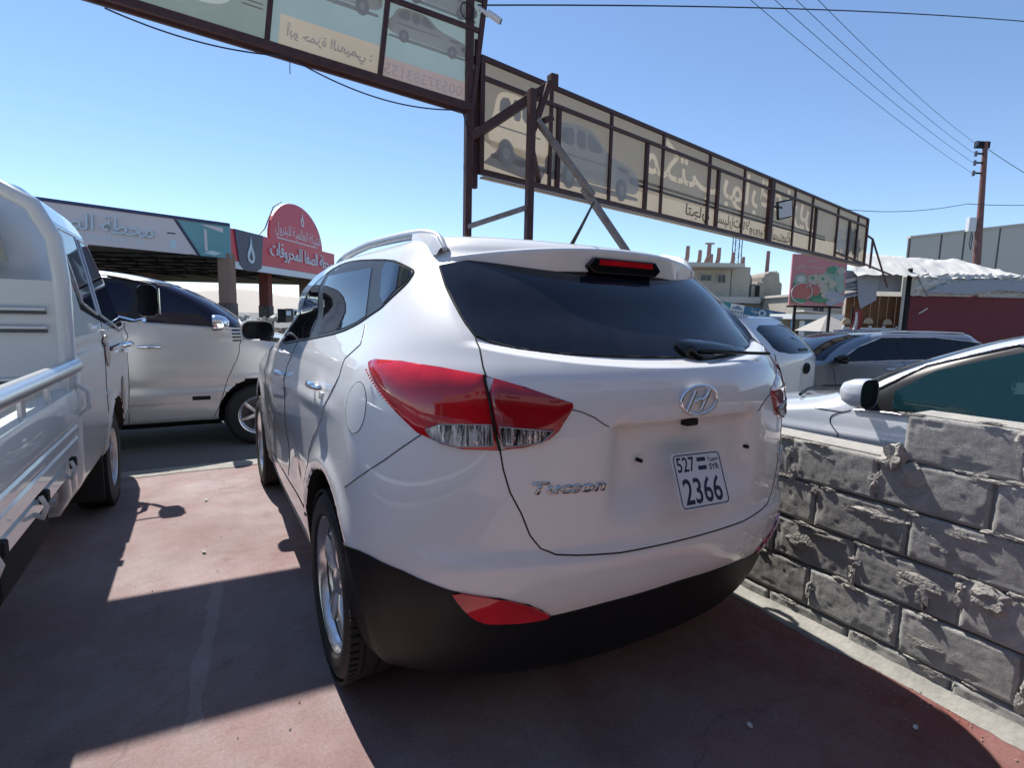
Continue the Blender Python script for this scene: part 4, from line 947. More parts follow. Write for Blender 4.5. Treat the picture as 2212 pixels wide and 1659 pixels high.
for s_ in (-1, 1):
    patch(VAN, yz(VAN, [(2.35, .50), (1.70, .50), (.45, .50), (.45, .585), (1.7, .585), (2.36, .585)]), .014, s_, 'side_moulding', silver_paint, V, rim=.016)
    patch(VAN, yz(VAN, [(2.30, .52), (2.14, .52), (2.14, .56), (2.30, .56)]), .018, s_, 'badge', gap, V)
    for k in range(4): patch(VAN, yz(VAN, [(2.60, 1.115 + .035*k), (2.52, 1.115 + .035*k), (2.52, 1.128 + .035*k), (2.60, 1.128 + .035*k)]), .004, s_, 'vent_slat', gloss_black, V)
    patch(VAN, yz(VAN, [(2.40, .255), (1.2, .25), (.42, .255), (.42, .30), (1.2, .30), (2.38, .305)]), .008, s_, 'sill', cladding, V)

# ------------------------------------------------------------------ pearl saloon behind the wall
def saloon_mod(P):
    x, y, z = P[..., 0], P[..., 1], P[..., 2]
    d = np.minimum(np.hypot(y, z - .33), np.hypot(y - 2.65, z - .33))
    x = x + .014*np.exp(-((d - .38)/.04)**2)*sstep(.5, .75, x) + .010*np.exp(-((z - (.86 - .03*y))/.03)**2)*sstep(.75, .84, x)
    return np.stack([x, y, z], -1)
SALOON = Shell([(.20, .78, -.85, .4, 2.4, 3.28, .6, 2.3), (.35, .86, -.96, .45, 2.4, 3.42, .7, 2.3), (.55, .885, -1.0, .5, 2.4, 3.46, .75, 2.2), (.74, .888, -1.0, .5, 2.4, 3.38, .75, 2.2), (.84, .880, -.98, .5, 2.4, 3.16, .7, 2.2), (.90, .870, -.94, .5, 2.4, 2.88, .6, 2.2), (.96, .855, -.86, .48, 2.4, 2.50, .5, 2.3),
    (1.00, .845, -.74, .45, 2.4, 2.34, .42, 2.4), (1.06, .828, -.56, .42, 2.4, 2.20, .38, 2.5), (1.15, .80, -.34, .4, 2.4, 2.05, .36, 2.5), (1.25, .768, -.12, .38, 2.4, 1.85, .34, 2.5), (1.34, .732, .06, .36, 2.4, 1.64, .32, 2.5), (1.40, .695, .18, .34, 2.3, 1.48, .3, 2.4), (1.45, .62, .30, .3, 2.3, 1.28, .26, 2.3), (1.475, .5, .42, .2, 2.2, 1.1, .18, 2.2), (1.487, .34, .55, .1, 2.2, .95, .08, 2.2)], saloon_mod)
A_ = thing('pearl_saloon', 'pearl white saloon car just behind the block wall, facing away', 'car', (2.94, -2.25, -.085))
body(SALOON, A_, pearl_paint, [(0, .33, .37), (2.65, .33, .37)], na=110)
for y in (0, 2.65):
    for s_ in (-1, 1): wheel(A_, (s_*.78, y, .32), s_, .32, .205, .2, 5, 'single')
teal_glass = clear_glass('teal_glass', (.48, .66, .68))
PANES_A = [[(1.76, .99), (.90, 1.02), (.90, 1.375), (1.26, 1.345), (1.60, 1.22), (1.77, 1.09)], [(.80, 1.02), (.15, 1.045), (-.24, 1.095), (-.12, 1.21), (.30, 1.33), (.80, 1.37)]]
def open_windows(root, panes):
    """take the body skin out of the window openings, so that one looks into the car"""
    o = [c for c in root.children if c.name.split('.')[0] == 'body'][0]; bm = bmesh.new(); bm.from_mesh(o.data); bm.faces.ensure_lookup_table()
    cen = np.array([f.calc_center_median() for f in bm.faces]); kill = np.zeros(len(cen), bool)
    for p in panes:
        c = np.mean(p, 0); big = [(c[0] + (y-c[0])*(1 + .016/max(.05, math.hypot(y-c[0], z-c[1]))), c[1] + (z-c[1])*(1 + .016/max(.05, math.hypot(y-c[0], z-c[1])))) for y, z in p]
        kill |= inside(big, cen[:, 1:3]) & (np.abs(cen[:, 0]) > .45)
    bmesh.ops.delete(bm, geom=[f for f, k in zip(bm.faces, kill) if k], context='FACES'); bm.to_mesh(o.data); bm.free(); o.data.update()
def saloon_inside(root):
    cloth = mat('seat_cloth', (.42, .44, .44), .9); trim_d = mat('cabin_dark', (.06, .065, .065), .8)
    for x in (-.37, .37):
        for y in (.62, -.30):
            st = MB().box((x, y, .82), (.46, .14, .62), Euler((R(-14), 0, 0))).build('seat', cloth, root, bevel=.05); MB().box((x, y - .10, 1.20), (.24, .09, .17), Euler((R(-10), 0, 0))).build('headrest', cloth, st, bevel=.035)
            MB().box((x, y + .28, .55), (.48, .52, .16)).build('seat_cushion', cloth, st, bevel=.05)
    MB().box((0, 1.86, .80), (1.42, .42, .30)).build('dashboard', trim_d, root, bevel=.05)
    wc = Vector((-.37, 1.52, .94)); Mw = frame(wc, (1, 0, 0), (0, .35, .94)); sw = MB().tube([Mw @ Vector((.18*math.cos(t), .18*math.sin(t), 0)) for t in np.linspace(0, 2*math.pi, 33)], .014, 8, False)
    sw.bar(Mw @ Vector((-.17, 0, 0)), Mw @ Vector((.17, 0, 0)), .04, .02); sw.build('steering_wheel', trim_d, root, smooth=60)
    MB().box((0, .5, .45), (1.5, 3.0, .06)).build('cabin_floor', trim_d, root)
windscreen(SALOON, A_, 1.02, 1.42, dark_glass)
car_sides(SALOON, A_, pearl_paint, teal_glass,
    [(1.96, .955), (1.2, .985), (.2, 1.02), (-.36, 1.08), (-.2, 1.23), (.25, 1.36), (.9, 1.41), (1.3, 1.375), (1.66, 1.24), (1.92, 1.05)],
    PANES_A,
    [[(1.98, .95), (2.02, .8), (1.95, .55), (1.8, .3)], [(.85, 1.0), (.86, .6), (.82, .3)], [(-.1, 1.0), (-.05, .75), (.3, .6)], [(2.2, .93), (2.02, .93)]],
    [(1.0, .86), (.05, .88)], ((.985, 1.84, 1.075), (.10, .085), pearl_paint), trim=MATS['trim_silver'], open_panes=True)
open_windows(A_, PANES_A)
saloon_inside(A_)
for s_ in (-1, 1):
    patch(SALOON, yz(SALOON, [(2.34, .70), (2.22, .70), (2.22, .735), (2.34, .735)]), .006, s_, 'side_repeater', lamp_clear, A_, dome=.004)
    MB().tube([(s_*.60, 2.46, .968), (s_*.25, 2.62, .972), (s_*.02, 2.66, .975)], .012, 6).build('wiper', cladding, A_, smooth=60)

# ------------------------------------------------------------------ white SUV and grey estate beyond the wall
def plain_mod(P):
    x, y, z = P[..., 0], P[..., 1], P[..., 2]
    d = np.minimum(np.hypot(y, z - .36), np.hypot(y - 2.65, z - .36))
    x = x + .014*np.exp(-((d - .40)/.04)**2)*sstep(.5, .75, x)
    return np.stack([x, y, z], -1)
rows = [list(r) for r in TUCSON.t.tolist()]
SUV2 = Shell([[r[0]*.985, r[1]*1.0, r[2]*.95, r[3]*.8, r[4]+.3] + r[5:] for r in rows], plain_mod)
B_ = thing('white_suv', 'white SUV with dark rear window seen behind the pearl saloon', 'car', (4.88, 2.70, -.18), R(14))
body(SUV2, B_, white_paint, [(0, .36, .39), (2.65, .36, .39)], na=90)
for y in (0, 2.65):
    for s_ in (-1, 1): wheel(B_, (s_*.79, y, .345), s_, .345, .22, .21, 5, 'single', tread=False)
for s_ in (-1, 1):
    patch(SUV2, [(0, 1.20), (.10, 1.205), (.17, 1.23), (.195, 1.27), (.20, 1.36), (.205, 1.48), (.15, 1.525), (0, 1.535)], .003, s_, 'rear_window', dark_glass, B_)
    patch(SUV2, [(.21, .86), (.30, .95), (.34, 1.10), (.30, 1.17), (.24, 1.16), (.20, 1.05), (.19, .92)], .004, s_, 'tail_lamp', lamp_red_dark, B_, dome=.01)
    patch(SUV2, [(0, .24), (.15, .24), (.3, .25), (.37, .35), (.37, .45), (.2, .47), (0, .47)], .004, s_, 'lower_bumper', cladding, B_)
    seam(SUV2, [(0, .66), (.14, .67), (.18, .72), (.19, .95), (.20, 1.2)], s_, 'panel_gap', gap, B_, r=.005)
    dl = [(1.95, 1.16), (.6, 1.22), (-.35, 1.30), (-.2, 1.48), (.5, 1.56), (1.2, 1.55), (1.6, 1.40)]
    patch(SUV2, yz(SUV2, dl), .003, s_, 'side_window', dark_glass, B_)
    MB().tube([(s_*.56, y, 1.645 - .02*abs(y-.4)) for y in np.linspace(-.35, 1.2, 9)], .016, 8).build('roof_rail', MATS['rail_silver'], B_, smooth=60)
a_ = SUV2.a_of(0, 0, 1.02); p = Vector(SUV2(np.array(a_), np.array(1.02), 1)); Mb = frame(p + Vector((0, -.012, 0)), (1, 0, 0), (0, 0, 1))
bd = MB(); bd.tube([Mb @ Vector((.085*math.cos(t), .058*math.sin(t), 0)) for t in np.linspace(0, 2*math.pi, 33)], .012, 6, False); bd.tube([Mb @ Vector((.040*math.cos(t), .025*math.sin(t), 0)) for t in np.linspace(.6, 2*math.pi-.6, 20)], .012, 6); bd.tube([Mb @ Vector((.0, 0, 0)), Mb @ Vector((.06, 0, 0))], .010, 6)
bd.build('badge', gap, B_)
MB().box((.02, -.80, 1.235), (.30, .05, .05)).build('rear_wiper', cladding, B_, bevel=.02)
D_ = thing('grey_estate', 'dark grey crossover facing left behind the white SUV', 'car', (9.0, 2.3, -.24), R(62))
EST = Shell([[r[0]*.92, r[1]*1.0] + r[2:5] + [r[5]+.15, r[6], r[7]] for r in rows], plain_mod)
body(EST, D_, grey_paint, [(0, .36, .39), (2.75, .36, .39)], na=90)
for y in (0, 2.75):
    for s_ in (-1, 1): wheel(D_, (s_*.79, y, .345), s_, .345, .22, .21, 5, 'single', tread=False)
car_sides(EST, D_, grey_paint, dark_glass, [(2.02, 1.06), (1.2, 1.10), (.2, 1.14), (-.55, 1.26), (-.35, 1.39), (.4, 1.455), (1.2, 1.44), (1.6, 1.30)],
    [[(1.92, 1.075), (1.05, 1.115), (1.05, 1.425), (1.18, 1.42), (1.56, 1.29)], [(.95, 1.12), (.15, 1.155), (.15, 1.42), (.4, 1.435), (.95, 1.43)], [(.05, 1.165), (-.47, 1.265), (-.32, 1.37), (.05, 1.41)]],
    [[(2.04, 1.04), (2.0, .7), (1.9, .4)], [(1.0, 1.1), (1.0, .4)]], [(1.15, .98), (.15, 1.0)], ((.98, 1.95, 1.12), (.09, .07), gloss_black), trim=MATS['trim_silver'])
for s_ in (-1, 1): MB().tube([(s_*.58, y, 1.535 - .03*abs(y-.4)**1.5) for y in np.linspace(-.15, 1.15, 12)], .014, 8).build('roof_rail', MATS['rail_silver'], D_, smooth=60)

windscreen(VAN, V, 1.30, 1.72, violet_glass); windscreen(SUV2, B_, 1.16, 1.56, dark_glass); windscreen(EST, D_, 1.08, 1.46, dark_glass)
# ------------------------------------------------------------------ sign boards on their steel frame, seen from behind
steel = mat('maroon_steel', (.050, .018, .020), .6, noise=(14, .7, (.10, .042, .035)))
steel_pale = mat('rusty_pale_steel', (.30, .29, .29), .6, noise=(10, 1., (.16, .12, .11)))
TR = .45
def sheet_mat(n, c, c2=None): return mat(n, c, .55, trans=TR, noise=(1.7, .55, c2 or tuple(x*.8 for x in c)))
s_taupe = sheet_mat('banner_taupe', (.235, .215, .18)); s_cream = sheet_mat('banner_cream', (.45, .385, .295)); s_teal = sheet_mat('banner_teal', (.235, .285, .262)); s_blue = sheet_mat('banner_blue', (.27, .355, .355))
s_pink = sheet_mat('banner_pink', (.36, .29, .27)); s_letter = sheet_mat('banner_letters', (.48, .41, .31)); s_dark = sheet_mat('banner_dark', (.66, .63, .58)); s_strip = sheet_mat('banner_strip', (.80, .76, .68)); s_car = sheet_mat('banner_car', (.44, .39, .31)); s_ink = sheet_mat('banner_brown_ink', (.26, .23, .18))
def sheet(M, x, y, w, h, m, parent, shapes=(), name='sheet', shape_m=None, shape_name='lettering'):
    """one printed panel of a banner; shapes are letters cut into it and filled with their own colour"""
    me, letters = cut_sheet(w, h, shapes); me.transform(M @ Matrix.Translation((x, y, 0))); obj(name, me, m, parent)
    for l in letters: l.transform(M @ Matrix.Translation((x, y, 0))); obj(shape_name, l, shape_m or s_letter, parent)
def flat(M, poly, z, m, parent, name):
    me = MB().prism(poly, 0, .0012, M @ Matrix.Translation((0, 0, z))).mesh(name); return obj(name, me, m, parent)
def suv_outline(x, y, w, h, flip=False):
    pts = [(0, .30), (.01, .52), (.05, .64), (.09, .90), (.16, .985), (.34, 1.0), (.46, .96), (.60, .70), (.82, .62), (.95, .54), (.99, .40), (1.0, .26), (.95, .17), (.90, .16), (.66, .16), (.30, .17), (.08, .18)]
    return rounded([(x + w*((1-u) if flip else u), y + h*v) for u, v in pts], 1)
def car_print(M, x, y, w, h, parent, flip=False, z=.004, pale=True):
    """a faded printed picture of a car: body, windows, wheels and lamps as flat shapes"""
    f = (lambda u: x + (w*(1-u) if flip else w*u)); g_ = lambda v: y + h*v
    def P(pts, n=1): return rounded([(f(u), g_(v)) for u, v in pts], n)
    if pale: flat(M, suv_outline(x, y, w, h, flip), z, s_strip, parent, 'printed_car')
    for poly in ([(.11, .67), (.13, .89), (.24, .925), (.25, .655)], [(.275, .655), (.27, .925), (.36, .93), (.37, .65)], [(.39, .65), (.38, .93), (.455, .90), (.57, .68)]): flat(M, P(poly), z + .003, s_dark, parent, 'printed_window')
    for cx in (.20, .78):
        for r_, mm, dz in ((.19, s_dark, .003), (.145, s_dark, .006), (.085, s_strip, .009)):
            flat(M, [(f(cx) + r_*h*.8*math.cos(t), g_(.18) + r_*h*math.sin(t)) for t in np.linspace(0, 2*math.pi, 20)[:-1]], z + dz, mm, parent, 'printed_wheel')
    flat(M, P([(.88, .34), (.88, .46), (.99, .42), (.99, .30)]), z + .003, s_dark, parent, 'printed_grille'); flat(M, P([(.72, .50), (.74, .58), (.86, .55), (.86, .48)]), z + .003, s_dark, parent, 'printed_lamp')
    flat(M, P([(.02, .05), (.04, .15), (.98, .14), (1.0, .05)]), z - .001, s_dark, parent, 'printed_shadow'); flat(M, P([(.10, .50), (.10, .52), (.62, .52), (.62, .50)], 0), z + .003, s_dark, parent, 'printed_crease')

# ---- high board to the left of the pole
pole_xy = (1.29, 3.41)
LB = thing('high_sign_board', 'high green sign board seen from behind, reaching out of the top of the picture', 'sign', (1.29, 3.41, 0))
LL = 4.6; d_l = Vector((.985, -.132, -.115)).normalized(); o_l = Vector((0, .01, 3.575)) - d_l*LL
ML = frame(o_l, d_l, (0, 0, 1)); HL = 1.50
sheet(ML, 0, .0, 2.62, HL, s_teal, LB, [(arabic('سيارات'), 1.22, .46, 2.25, .98, True)], shape_m=sheet_mat('banner_ice', (.42, .46, .43)))
sheet(ML, 2.64, .30, .99, 1.20, s_blue, LB); sheet(ML, 2.64, .0, .08, .30, s_blue, LB)
sheet(ML, 2.72, .0, .91, .30, s_cream, LB)
put_text('small_lettering', arabic('أبو حمزة النعيمي :'), ML @ Matrix.Translation((3.16, .16, .004)), s_dark, LB, width=.78, height=.17, mirror=True, bold=.02)
sheet(ML, 3.65, .22, .93, 1.28, s_blue, LB); sheet(ML, 3.65, 0, .93, .22, s_pink, LB)
put_text('small_lettering', '00537383155', ML @ Matrix.Translation((4.08, .115, .004)), mat('banner_ink', (.82, .74, .70), .6, trans=TR), LB, width=.80, height=.10, mirror=True)
car_print(ML, 2.68, .52, .92, .42, LB, flip=True); car_print(ML, 3.66, .40, .86, .32, LB); car_print(ML, 3.75, .80, .80, .32, LB)
tq = np.linspace(0, 2*math.pi, 30)
MB().tube([ML @ Vector((2.49 + .08*math.cos(t), .46 + .08*math.sin(t), .004)) for t in tq], .006, 5, False).build('emblem', s_letter, LB)
for yy in (.32, .28): MB().tube([ML @ Vector((2.40, yy, .004)), ML @ Vector((2.57, yy, .004))], .005, 5).build('emblem', s_letter, LB)
def lbar(p, q, w, n='frame_bar', h=None): MB().bar(ML @ Vector((*p, -.001 + .04)), ML @ Vector((*q, .039)), w, h or w).build(n, steel, LB)
lbar((0, -.03), (LL, -.03), .07); lbar((0, HL - .01), (LL, HL - .01), .05); lbar((0, .74), (LL, .74), .04); lbar((2.63, 1.04), (LL, 1.04), .035)
for x in (1.34, 2.63, 3.64, 4.60): lbar((x, -.02), (x, HL + .02), .045)
MB().box(ML @ Vector((2.3, -.07, .0)), (4.5, .05, .03), ML.to_3x3()).build('bottom_angle', steel, LB)
# ---- long board to the right
RB = thing('long_sign_board', 'long beige sign board with mirrored lettering, seen from behind over the parked cars', 'sign', (1.36, 3.42, 0))
d_r = Vector((.982, .19, 0)); MR = frame((0.03, 0, 2.93), d_r, (0, 0, 1)); WR, HR = 12.42, 1.13
STR = .36
sheet(MR, 0, STR, WR, HR - STR, s_taupe, RB, [(arabic('مكتب'), 4.0, .385, 2.05, .72, True), (arabic('بوابة'), 6.05, .375, 1.75, .70, True), (arabic('عفرين'), 8.15, .38, 2.15, .72, True)] + [('p', suv_outline(.12, -.24, 1.25, .80)), ('p', suv_outline(1.02, -.30, 1.80, .78))][:1])
sheet(MR, 0, 0, WR, STR, s_cream, RB)
MB().prism([(2.3, STR + .02), (9.8, STR + .02), (9.8, STR + .06), (2.3, STR + .06)], 0, .001, MR @ Matrix.Translation((0, 0, .004))).build('printed_stripe', s_letter, RB)
MB().prism([(2.3, STR - .045), (9.8, STR - .045), (9.8, STR - .005), (2.3, STR - .005)], 0, .001, MR @ Matrix.Translation((0, 0, .004))).build('printed_stripe', s_taupe, RB)
for t, cx, w in (('لتجارة', 4.42, .72), ('السيارات', 5.40, .86), ('الأوروبية', 6.42, .92), ('المستعملة', 7.52, .86)):
    put_text('small_lettering', arabic(t), MR @ Matrix.Translation((cx, .17, .004)), s_ink, RB, width=w, height=.23, mirror=True, bold=.02)
car_print(MR, .12, .12, 1.25, .80, RB, pale=False); car_print(MR, 1.02, .06, 1.80, .78, RB, z=.014)
flat(MR, [(.05, .10), (.9, .02), (1.0, .2), (.3, .32)], .003, s_dark, RB, 'printed_shadow')
for cx, cy, r_ in ((10.6, .42, .26), (11.15, .62, .2), (11.5, .5, .3), (11.0, .28, .2), (11.9, .35, .24)):
    flat(MR, [(cx + r_*(1 + .25*math.cos(6*t))*math.cos(t), cy + r_*(1 + .25*math.cos(6*t))*math.sin(t)) for t in np.linspace(0, 2*math.pi, 40)[:-1]], .004 + cx*.0003, s_strip if cx < 11.4 else s_car, RB, 'printed_flower')
def rbar(p, q, w, n='frame_bar', z=.035): MB().bar(MR @ Vector((*p, z)), MR @ Vector((*q, z)), w).build(n, steel, RB)
rbar((-.02, HR + .01), (WR + .02, HR + .01), .045); rbar((-.02, -.01), (WR + .02, -.01), .055); rbar((0, HR - .19), (WR, HR - .19), .04, z=.05)
for x, w in ((0.0, .05), (1.03, .035), (1.16, .05), (2.14, .035), (2.94, .05), (3.33, .035), (4.64, .04), (4.93, .05), (5.82, .035), (6.86, .11), (7.96, .035), (8.87, .035), (9.09, .05), (10.36, .04), (11.16, .05), (11.72, .04), (12.42, .05)):
    short = w == .05 and 0 < x < 12
    rbar((x, 0), (x, HR - .19 if short else HR), w)
MB().box(MR @ Vector((6.2, -.05, -.02)), (12.3, .02, .06), MR.to_3x3()).build('bottom_angle', mat('gutter_cream', (.45, .36, .24), .6), RB)
# outrigger at the far end
MB().tube([MR @ Vector((12.46, .75, .03)), MR @ Vector((12.95, .70, .03)), MR @ Vector((12.95, -.05, .03))], .03, 6).build('outrigger', steel, RB)
MB().tube([MR @ Vector((12.95, .70, .03)), MR @ Vector((14.6, -.45, .03))], .025, 6).build('outrigger', steel, RB)
MB().tube([MR @ Vector((10.4, .12, .05)), MR @ Vector((14.8, -.10, .05))], .025, 6).build('outrigger', steel, RB)
# ---- pole and braced post
PO = thing('steel_pole', 'tall maroon steel pole carrying both sign boards', 'pole', (1.29, 3.41, 0))
MB().box((-.035, 0, 2.5), (.075, .075, 5.4)).build('tube', steel, PO, bevel=.006); MB().box((.055, .03, 3.5), (.06, .06, 1.5)).build('tube', steel, PO, bevel=.006)
for z in (2.95, 3.9, 4.05): MB().box((.01, .01, z), (.17, .04, .05)).build('bracket', steel, PO)
P2 = thing('braced_post', 'shorter steel post with diagonal braces between the pole and the long sign', 'post', (1.78, 3.0, 0))
MB().box((0, 0, 1.74), (.075, .075, 3.95)).build('tube', steel, P2, bevel=.006)
for p, q, w, m_ in (((-.49, .40, 3.26), (.26, 0, 3.83), .085, steel), ((.02, 0, 3.30), (.19, -.02, 3.80), .06, steel), ((.02, .03, 3.18), (.46, .55, 2.98), .055, steel), ((-.53, .4, 2.33), (0, 0, 2.54), .05, steel_pale), ((.13, -.03, 3.42), (.24, -.03, 3.47), .06, steel)):
    MB().bar(p, q, w).build('brace', m_, P2, bevel=.005)
MB().box((.25, 0, 3.84), (.09, .09, .14)).build('bracket', steel, P2, bevel=.005)
MB().bar((.05, -.02, 3.42), (.82, -.02, 2.76), .075, .045).build('pale_strut', steel_pale, P2); MB().bar((.72, .02, 2.83), (4.35, .02, -.62), .065).build('strut', steel_pale, P2)
# ---- small fittings
CC = thing('security_camera', 'small white security camera at the top of the pole', 'camera', (1.36, 3.37, 4.47))
MB().tube([(-.03, 0, .06), (.03, -.02, .03), (.08, -.03, .0)], .022, 10).build('bracket', mat('white_plastic', (.7, .7, .7), .4), CC, smooth=60)
MB().tube([(.06, -.03, .03), (.13, -.06, -.01), (.19, -.08, -.045)], [.03, .032, .034], 14).build('housing', MATS['white_plastic'], CC, smooth=50); MB().tube([(.19, -.08, -.045), (.2, -.085, -.05)], .028, 14).build('lens', gloss_black, CC)
wire_m = mat('cable_black', (.012, .014, .03), .6)
tag(MB().tube([(1.20 + .07*math.cos(t), 3.36, 4.46 + .08*math.sin(t)) for t in np.linspace(0, 12.5, 60)], .006, 5).build('cable_coil', wire_m, smooth=60), 'black cable coiled beside the pole top', 'cable')
FL = thing('floodlight', 'small square floodlight fixed to the long sign board', 'lamp', MR.translation + Vector((1.36, 3.42, 0)) + MR.to_3x3() @ Vector((7.22, .62, .16)))
Mf = MR.to_3x3() @ Matrix.Rotation(R(-38), 3, 'Y') @ Matrix.Rotation(R(14), 3, 'X') @ Matrix.Rotation(R(14), 3, 'Z')
MB().box((0, 0, 0), (.30, .34, .06), Mf).build('housing', gloss_black, FL, bevel=.01); MB().box(Mf @ Vector((0, 0, .034)), (.25, .29, .006), Mf).build('lens', mat('flood_face', (.70, .72, .72), .2), FL)
MB().bar((-.05, .0, .02), MR.to_3x3() @ Vector((-.34, .03, -.13)), .03).build('bracket', cladding, FL)
def sag(p, q, s, n=24): return [Vector(p).lerp(Vector(q), t) - Vector((0, 0, 4*s*t*(1-t))) for t in np.linspace(0, 1, n)]
tag(MB().tube(sag((-1.85, 3.76, 3.80), (-.49, 3.585, 3.70), .075) + sag((-.49, 3.585, 3.70), (1.16, 3.37, 3.50), .13)[1:] + [Vector((1.2, 3.37, 3.40)), Vector((1.25, 3.37, 3.25))], .007, 5).build('hanging_cable', wire_m, smooth=60), 'thin cable sagging under the high sign board', 'cable')
tag(MB().tube([(-.47, 3.59, 3.71), (-.472, 3.59, 3.55)], .004, 5).build('wire_end', wire_m), 'short wire end dangling below the high sign board', 'wire')
tag(MB().tube(sag((1.33, 3.38, 4.56), (13.7, 1.76, 6.93), -.12), .008, 5).build('overhead_cable', wire_m, smooth=60), 'dark overhead cable running from the pole to the upper right corner', 'cable')
# the whole gantry stands where the wall ends, a little smaller than drawn above
for o in [LB, RB, PO, P2, CC, FL] + [x for x in COL.objects if x.name.split('.')[0] in ('cable_coil', 'hanging_cable', 'wire_end', 'overhead_cable')]:
    o.scale = (.93, .93, .93); o.location = o.location*.93 + Vector((-.09, -.141, .096))
# ---- utility pole and its wires
wood = mat('pole_wood', (.16, .075, .065), .9, noise=(6, .8, (.25, .14, .12)))
UP = thing('utility_pole', 'brown utility pole with insulators above the tarpaulin roof', 'pole', (29.1, 9.2, -.2))
MB().tube([(.35, -.2, 0), (.22, -.12, 4), (.1, -.05, 7), (-.02, .03, 9.75)], [.21, .17, .12, .095], 10).build('trunk', wood, UP, smooth=60)
for z in (9.67, 9.24, 8.85, 8.41):
    MB().box((-.22, .12, z), (.34, .08, .06), Euler((0, 0, R(-30)))).build('insulator_arm', gap, UP); MB().tube([(-.36, .2, z - .12), (-.36, .2, z + .1)], .06, 8).build('insulator', mat('insulator', (.12, .12, .16), .3), UP)
MB().box((-.12, .1, 9.62), (.62, .12, .28), Euler((0, 0, R(-30)))).build('top_bracket', gap, UP)
MB().box((-.10, .15, 6.2), (.34, .2, .62), Euler((0, 0, R(-30)))).build('meter_box', MATS['white_plastic'], UP, bevel=.02); MB().tube([(-.1, .1, 5.9), (-.2, .1, 5.3), (.0, .1, 5.1), (.05, .1, 5.8)], .02, 5).build('cable_loop', wire_m, UP)
thin = mat('wire_grey', (.03, .035, .06), .6)
for i, (z, e) in enumerate(zip((9.47, 9.04, 8.65, 8.21), ((9.9, 6.5, 8.51), (10.34, 6.23, 8.52), (10.74, 6.0, 8.53), (11.14, 5.77, 8.55))[::-1])):
    a0 = Vector((28.76, 9.45, z)); b0 = a0 + (Vector(e) - a0)*1.35
    tag(MB().tube(sag(a0, b0, .25), .0065, 4).build('power_line', thin, smooth=60), ('topmost', 'second from top', 'third from top', 'lowest')[i] + ' of the four power lines slanting up from the utility pole', 'power line', 'power lines on the utility pole')
tag(MB().tube(sag((29.1, 9.2, 9.3), (33.5, 7.3, 7.3), .1), .012, 4).build('stay_wire', thin, smooth=60), 'wire slanting down to the right of the utility pole', 'wire')
tag(MB().tube(sag((19.8, 11.6, 6.25), (26.06, 8.46, 6.41), .35) + sag((26.06, 8.46, 6.41), (31.0, 6.1, 6.75), .12)[1:], .014, 4).build('low_cable', thin, smooth=60), 'sagging cable crossing behind the utility pole', 'cable')
# ------------------------------------------------------------------ things across the road
fh = Vector((math.sin(YAW), math.cos(YAW), 0)); eh = Vector((math.cos(YAW), -math.sin(YAW), 0))
def far_root(name, label, cat, t, u0, z=0., group=None):
    p = Vector((CAM.x, CAM.y, 0)) + fh*t + eh*u0; return thing(name, label, cat, (p.x, p.y, z), -YAW, group)
XZ = Matrix(((1, 0, 0, 0), (0, 0, 1, 0), (0, 1, 0, 0), (0, 0, 0, 1)))   # prism xy -> xz plane, thickness along +y
plaster = mat('plaster_cream', (.46, .42, .35), .9, noise=(.8, .8, (.36, .33, .28)), bump=(6, .02))
plaster_w = mat('plaster_white', (.60, .57, .50), .9, noise=(1.2, .7, (.48, .45, .39)), bump=(6, .02))
rawcon = mat('raw_concrete', (.34, .315, .27), .95, noise=(1.0, .9, (.24, .22, .19)), bump=(4, .05))
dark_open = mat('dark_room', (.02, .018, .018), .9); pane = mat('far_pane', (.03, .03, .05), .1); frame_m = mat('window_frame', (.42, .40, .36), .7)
def window(root, x, z, w, h, y=0, surround=True):
    """opening with frame, mullion and panes, standing a little proud of the wall"""
    f = MB()
    for a_, b_, c_, d_ in ((x - .06, z - .05, w + .12, .07), (x - .06, z + h - .02, w + .12, .07), (x - .06, z, .07, h), (x + w - .01, z, .07, h), (x + w/2 - .02, z, .04, h)): f.box((a_ + c_/2, y - .02, b_ + d_/2), (c_, .10, d_))
    o = f.build('window', frame_m if surround else gap, root); MB().box((x + w/2, y + .0, z + h/2), (w, .04, h)).build('pane', pane, o); return o

# ---- ruined apartment house with column stubs
RU = far_root('ruined_building', 'cream half-ruined house with bare column stubs on its roof', 'building', 50, 20)
MB().box((-1.9, 4, 4.95), (3.6, 7, 2.55)).build('wall', plaster, RU); MB().box((-2.2, 3.0, 6.43), (5.0, 9.0, .34)).build('roof_slab', plaster_w, RU)
MB().box((.9, 4.2, 5.05), (1.7, 7, 2.9)).build('wall', plaster, RU); MB().box((-.6, 3.8, 3.45), (6.0, 8.4, .55)).build('floor_slab', plaster_w, RU)
MB().box((-1.6, 4.6, 1.5), (4.3, 7, 3.4)).build('wall', plaster, RU); MB().box((3.6, 4.0, 1.55), (4.7, 7, 3.5)).build('wall', plaster_w, RU); MB().box((3.75, 3.9, 3.42), (5.0, 7.4, .22)).build('roof_slab', plaster_w, RU)
rnd = random.Random(11)
def broken(x0, x1, z0, z1, y, seed, dep=2.5, top=None):
    """wall remnant with a ragged top"""
    n = 16; pts = [(x0, z0), (x1, z0)] + [(x1 + (x0-x1)*k/n, (top(k/n) if top else z1) + .22*fbm((k*.9, seed, 0), 1., 4)) for k in range(n+1)]
    MB().prism(pts, 0, dep, Matrix.Translation((0, y, 0)) @ XZ).build('broken_wall', rawcon, RU)
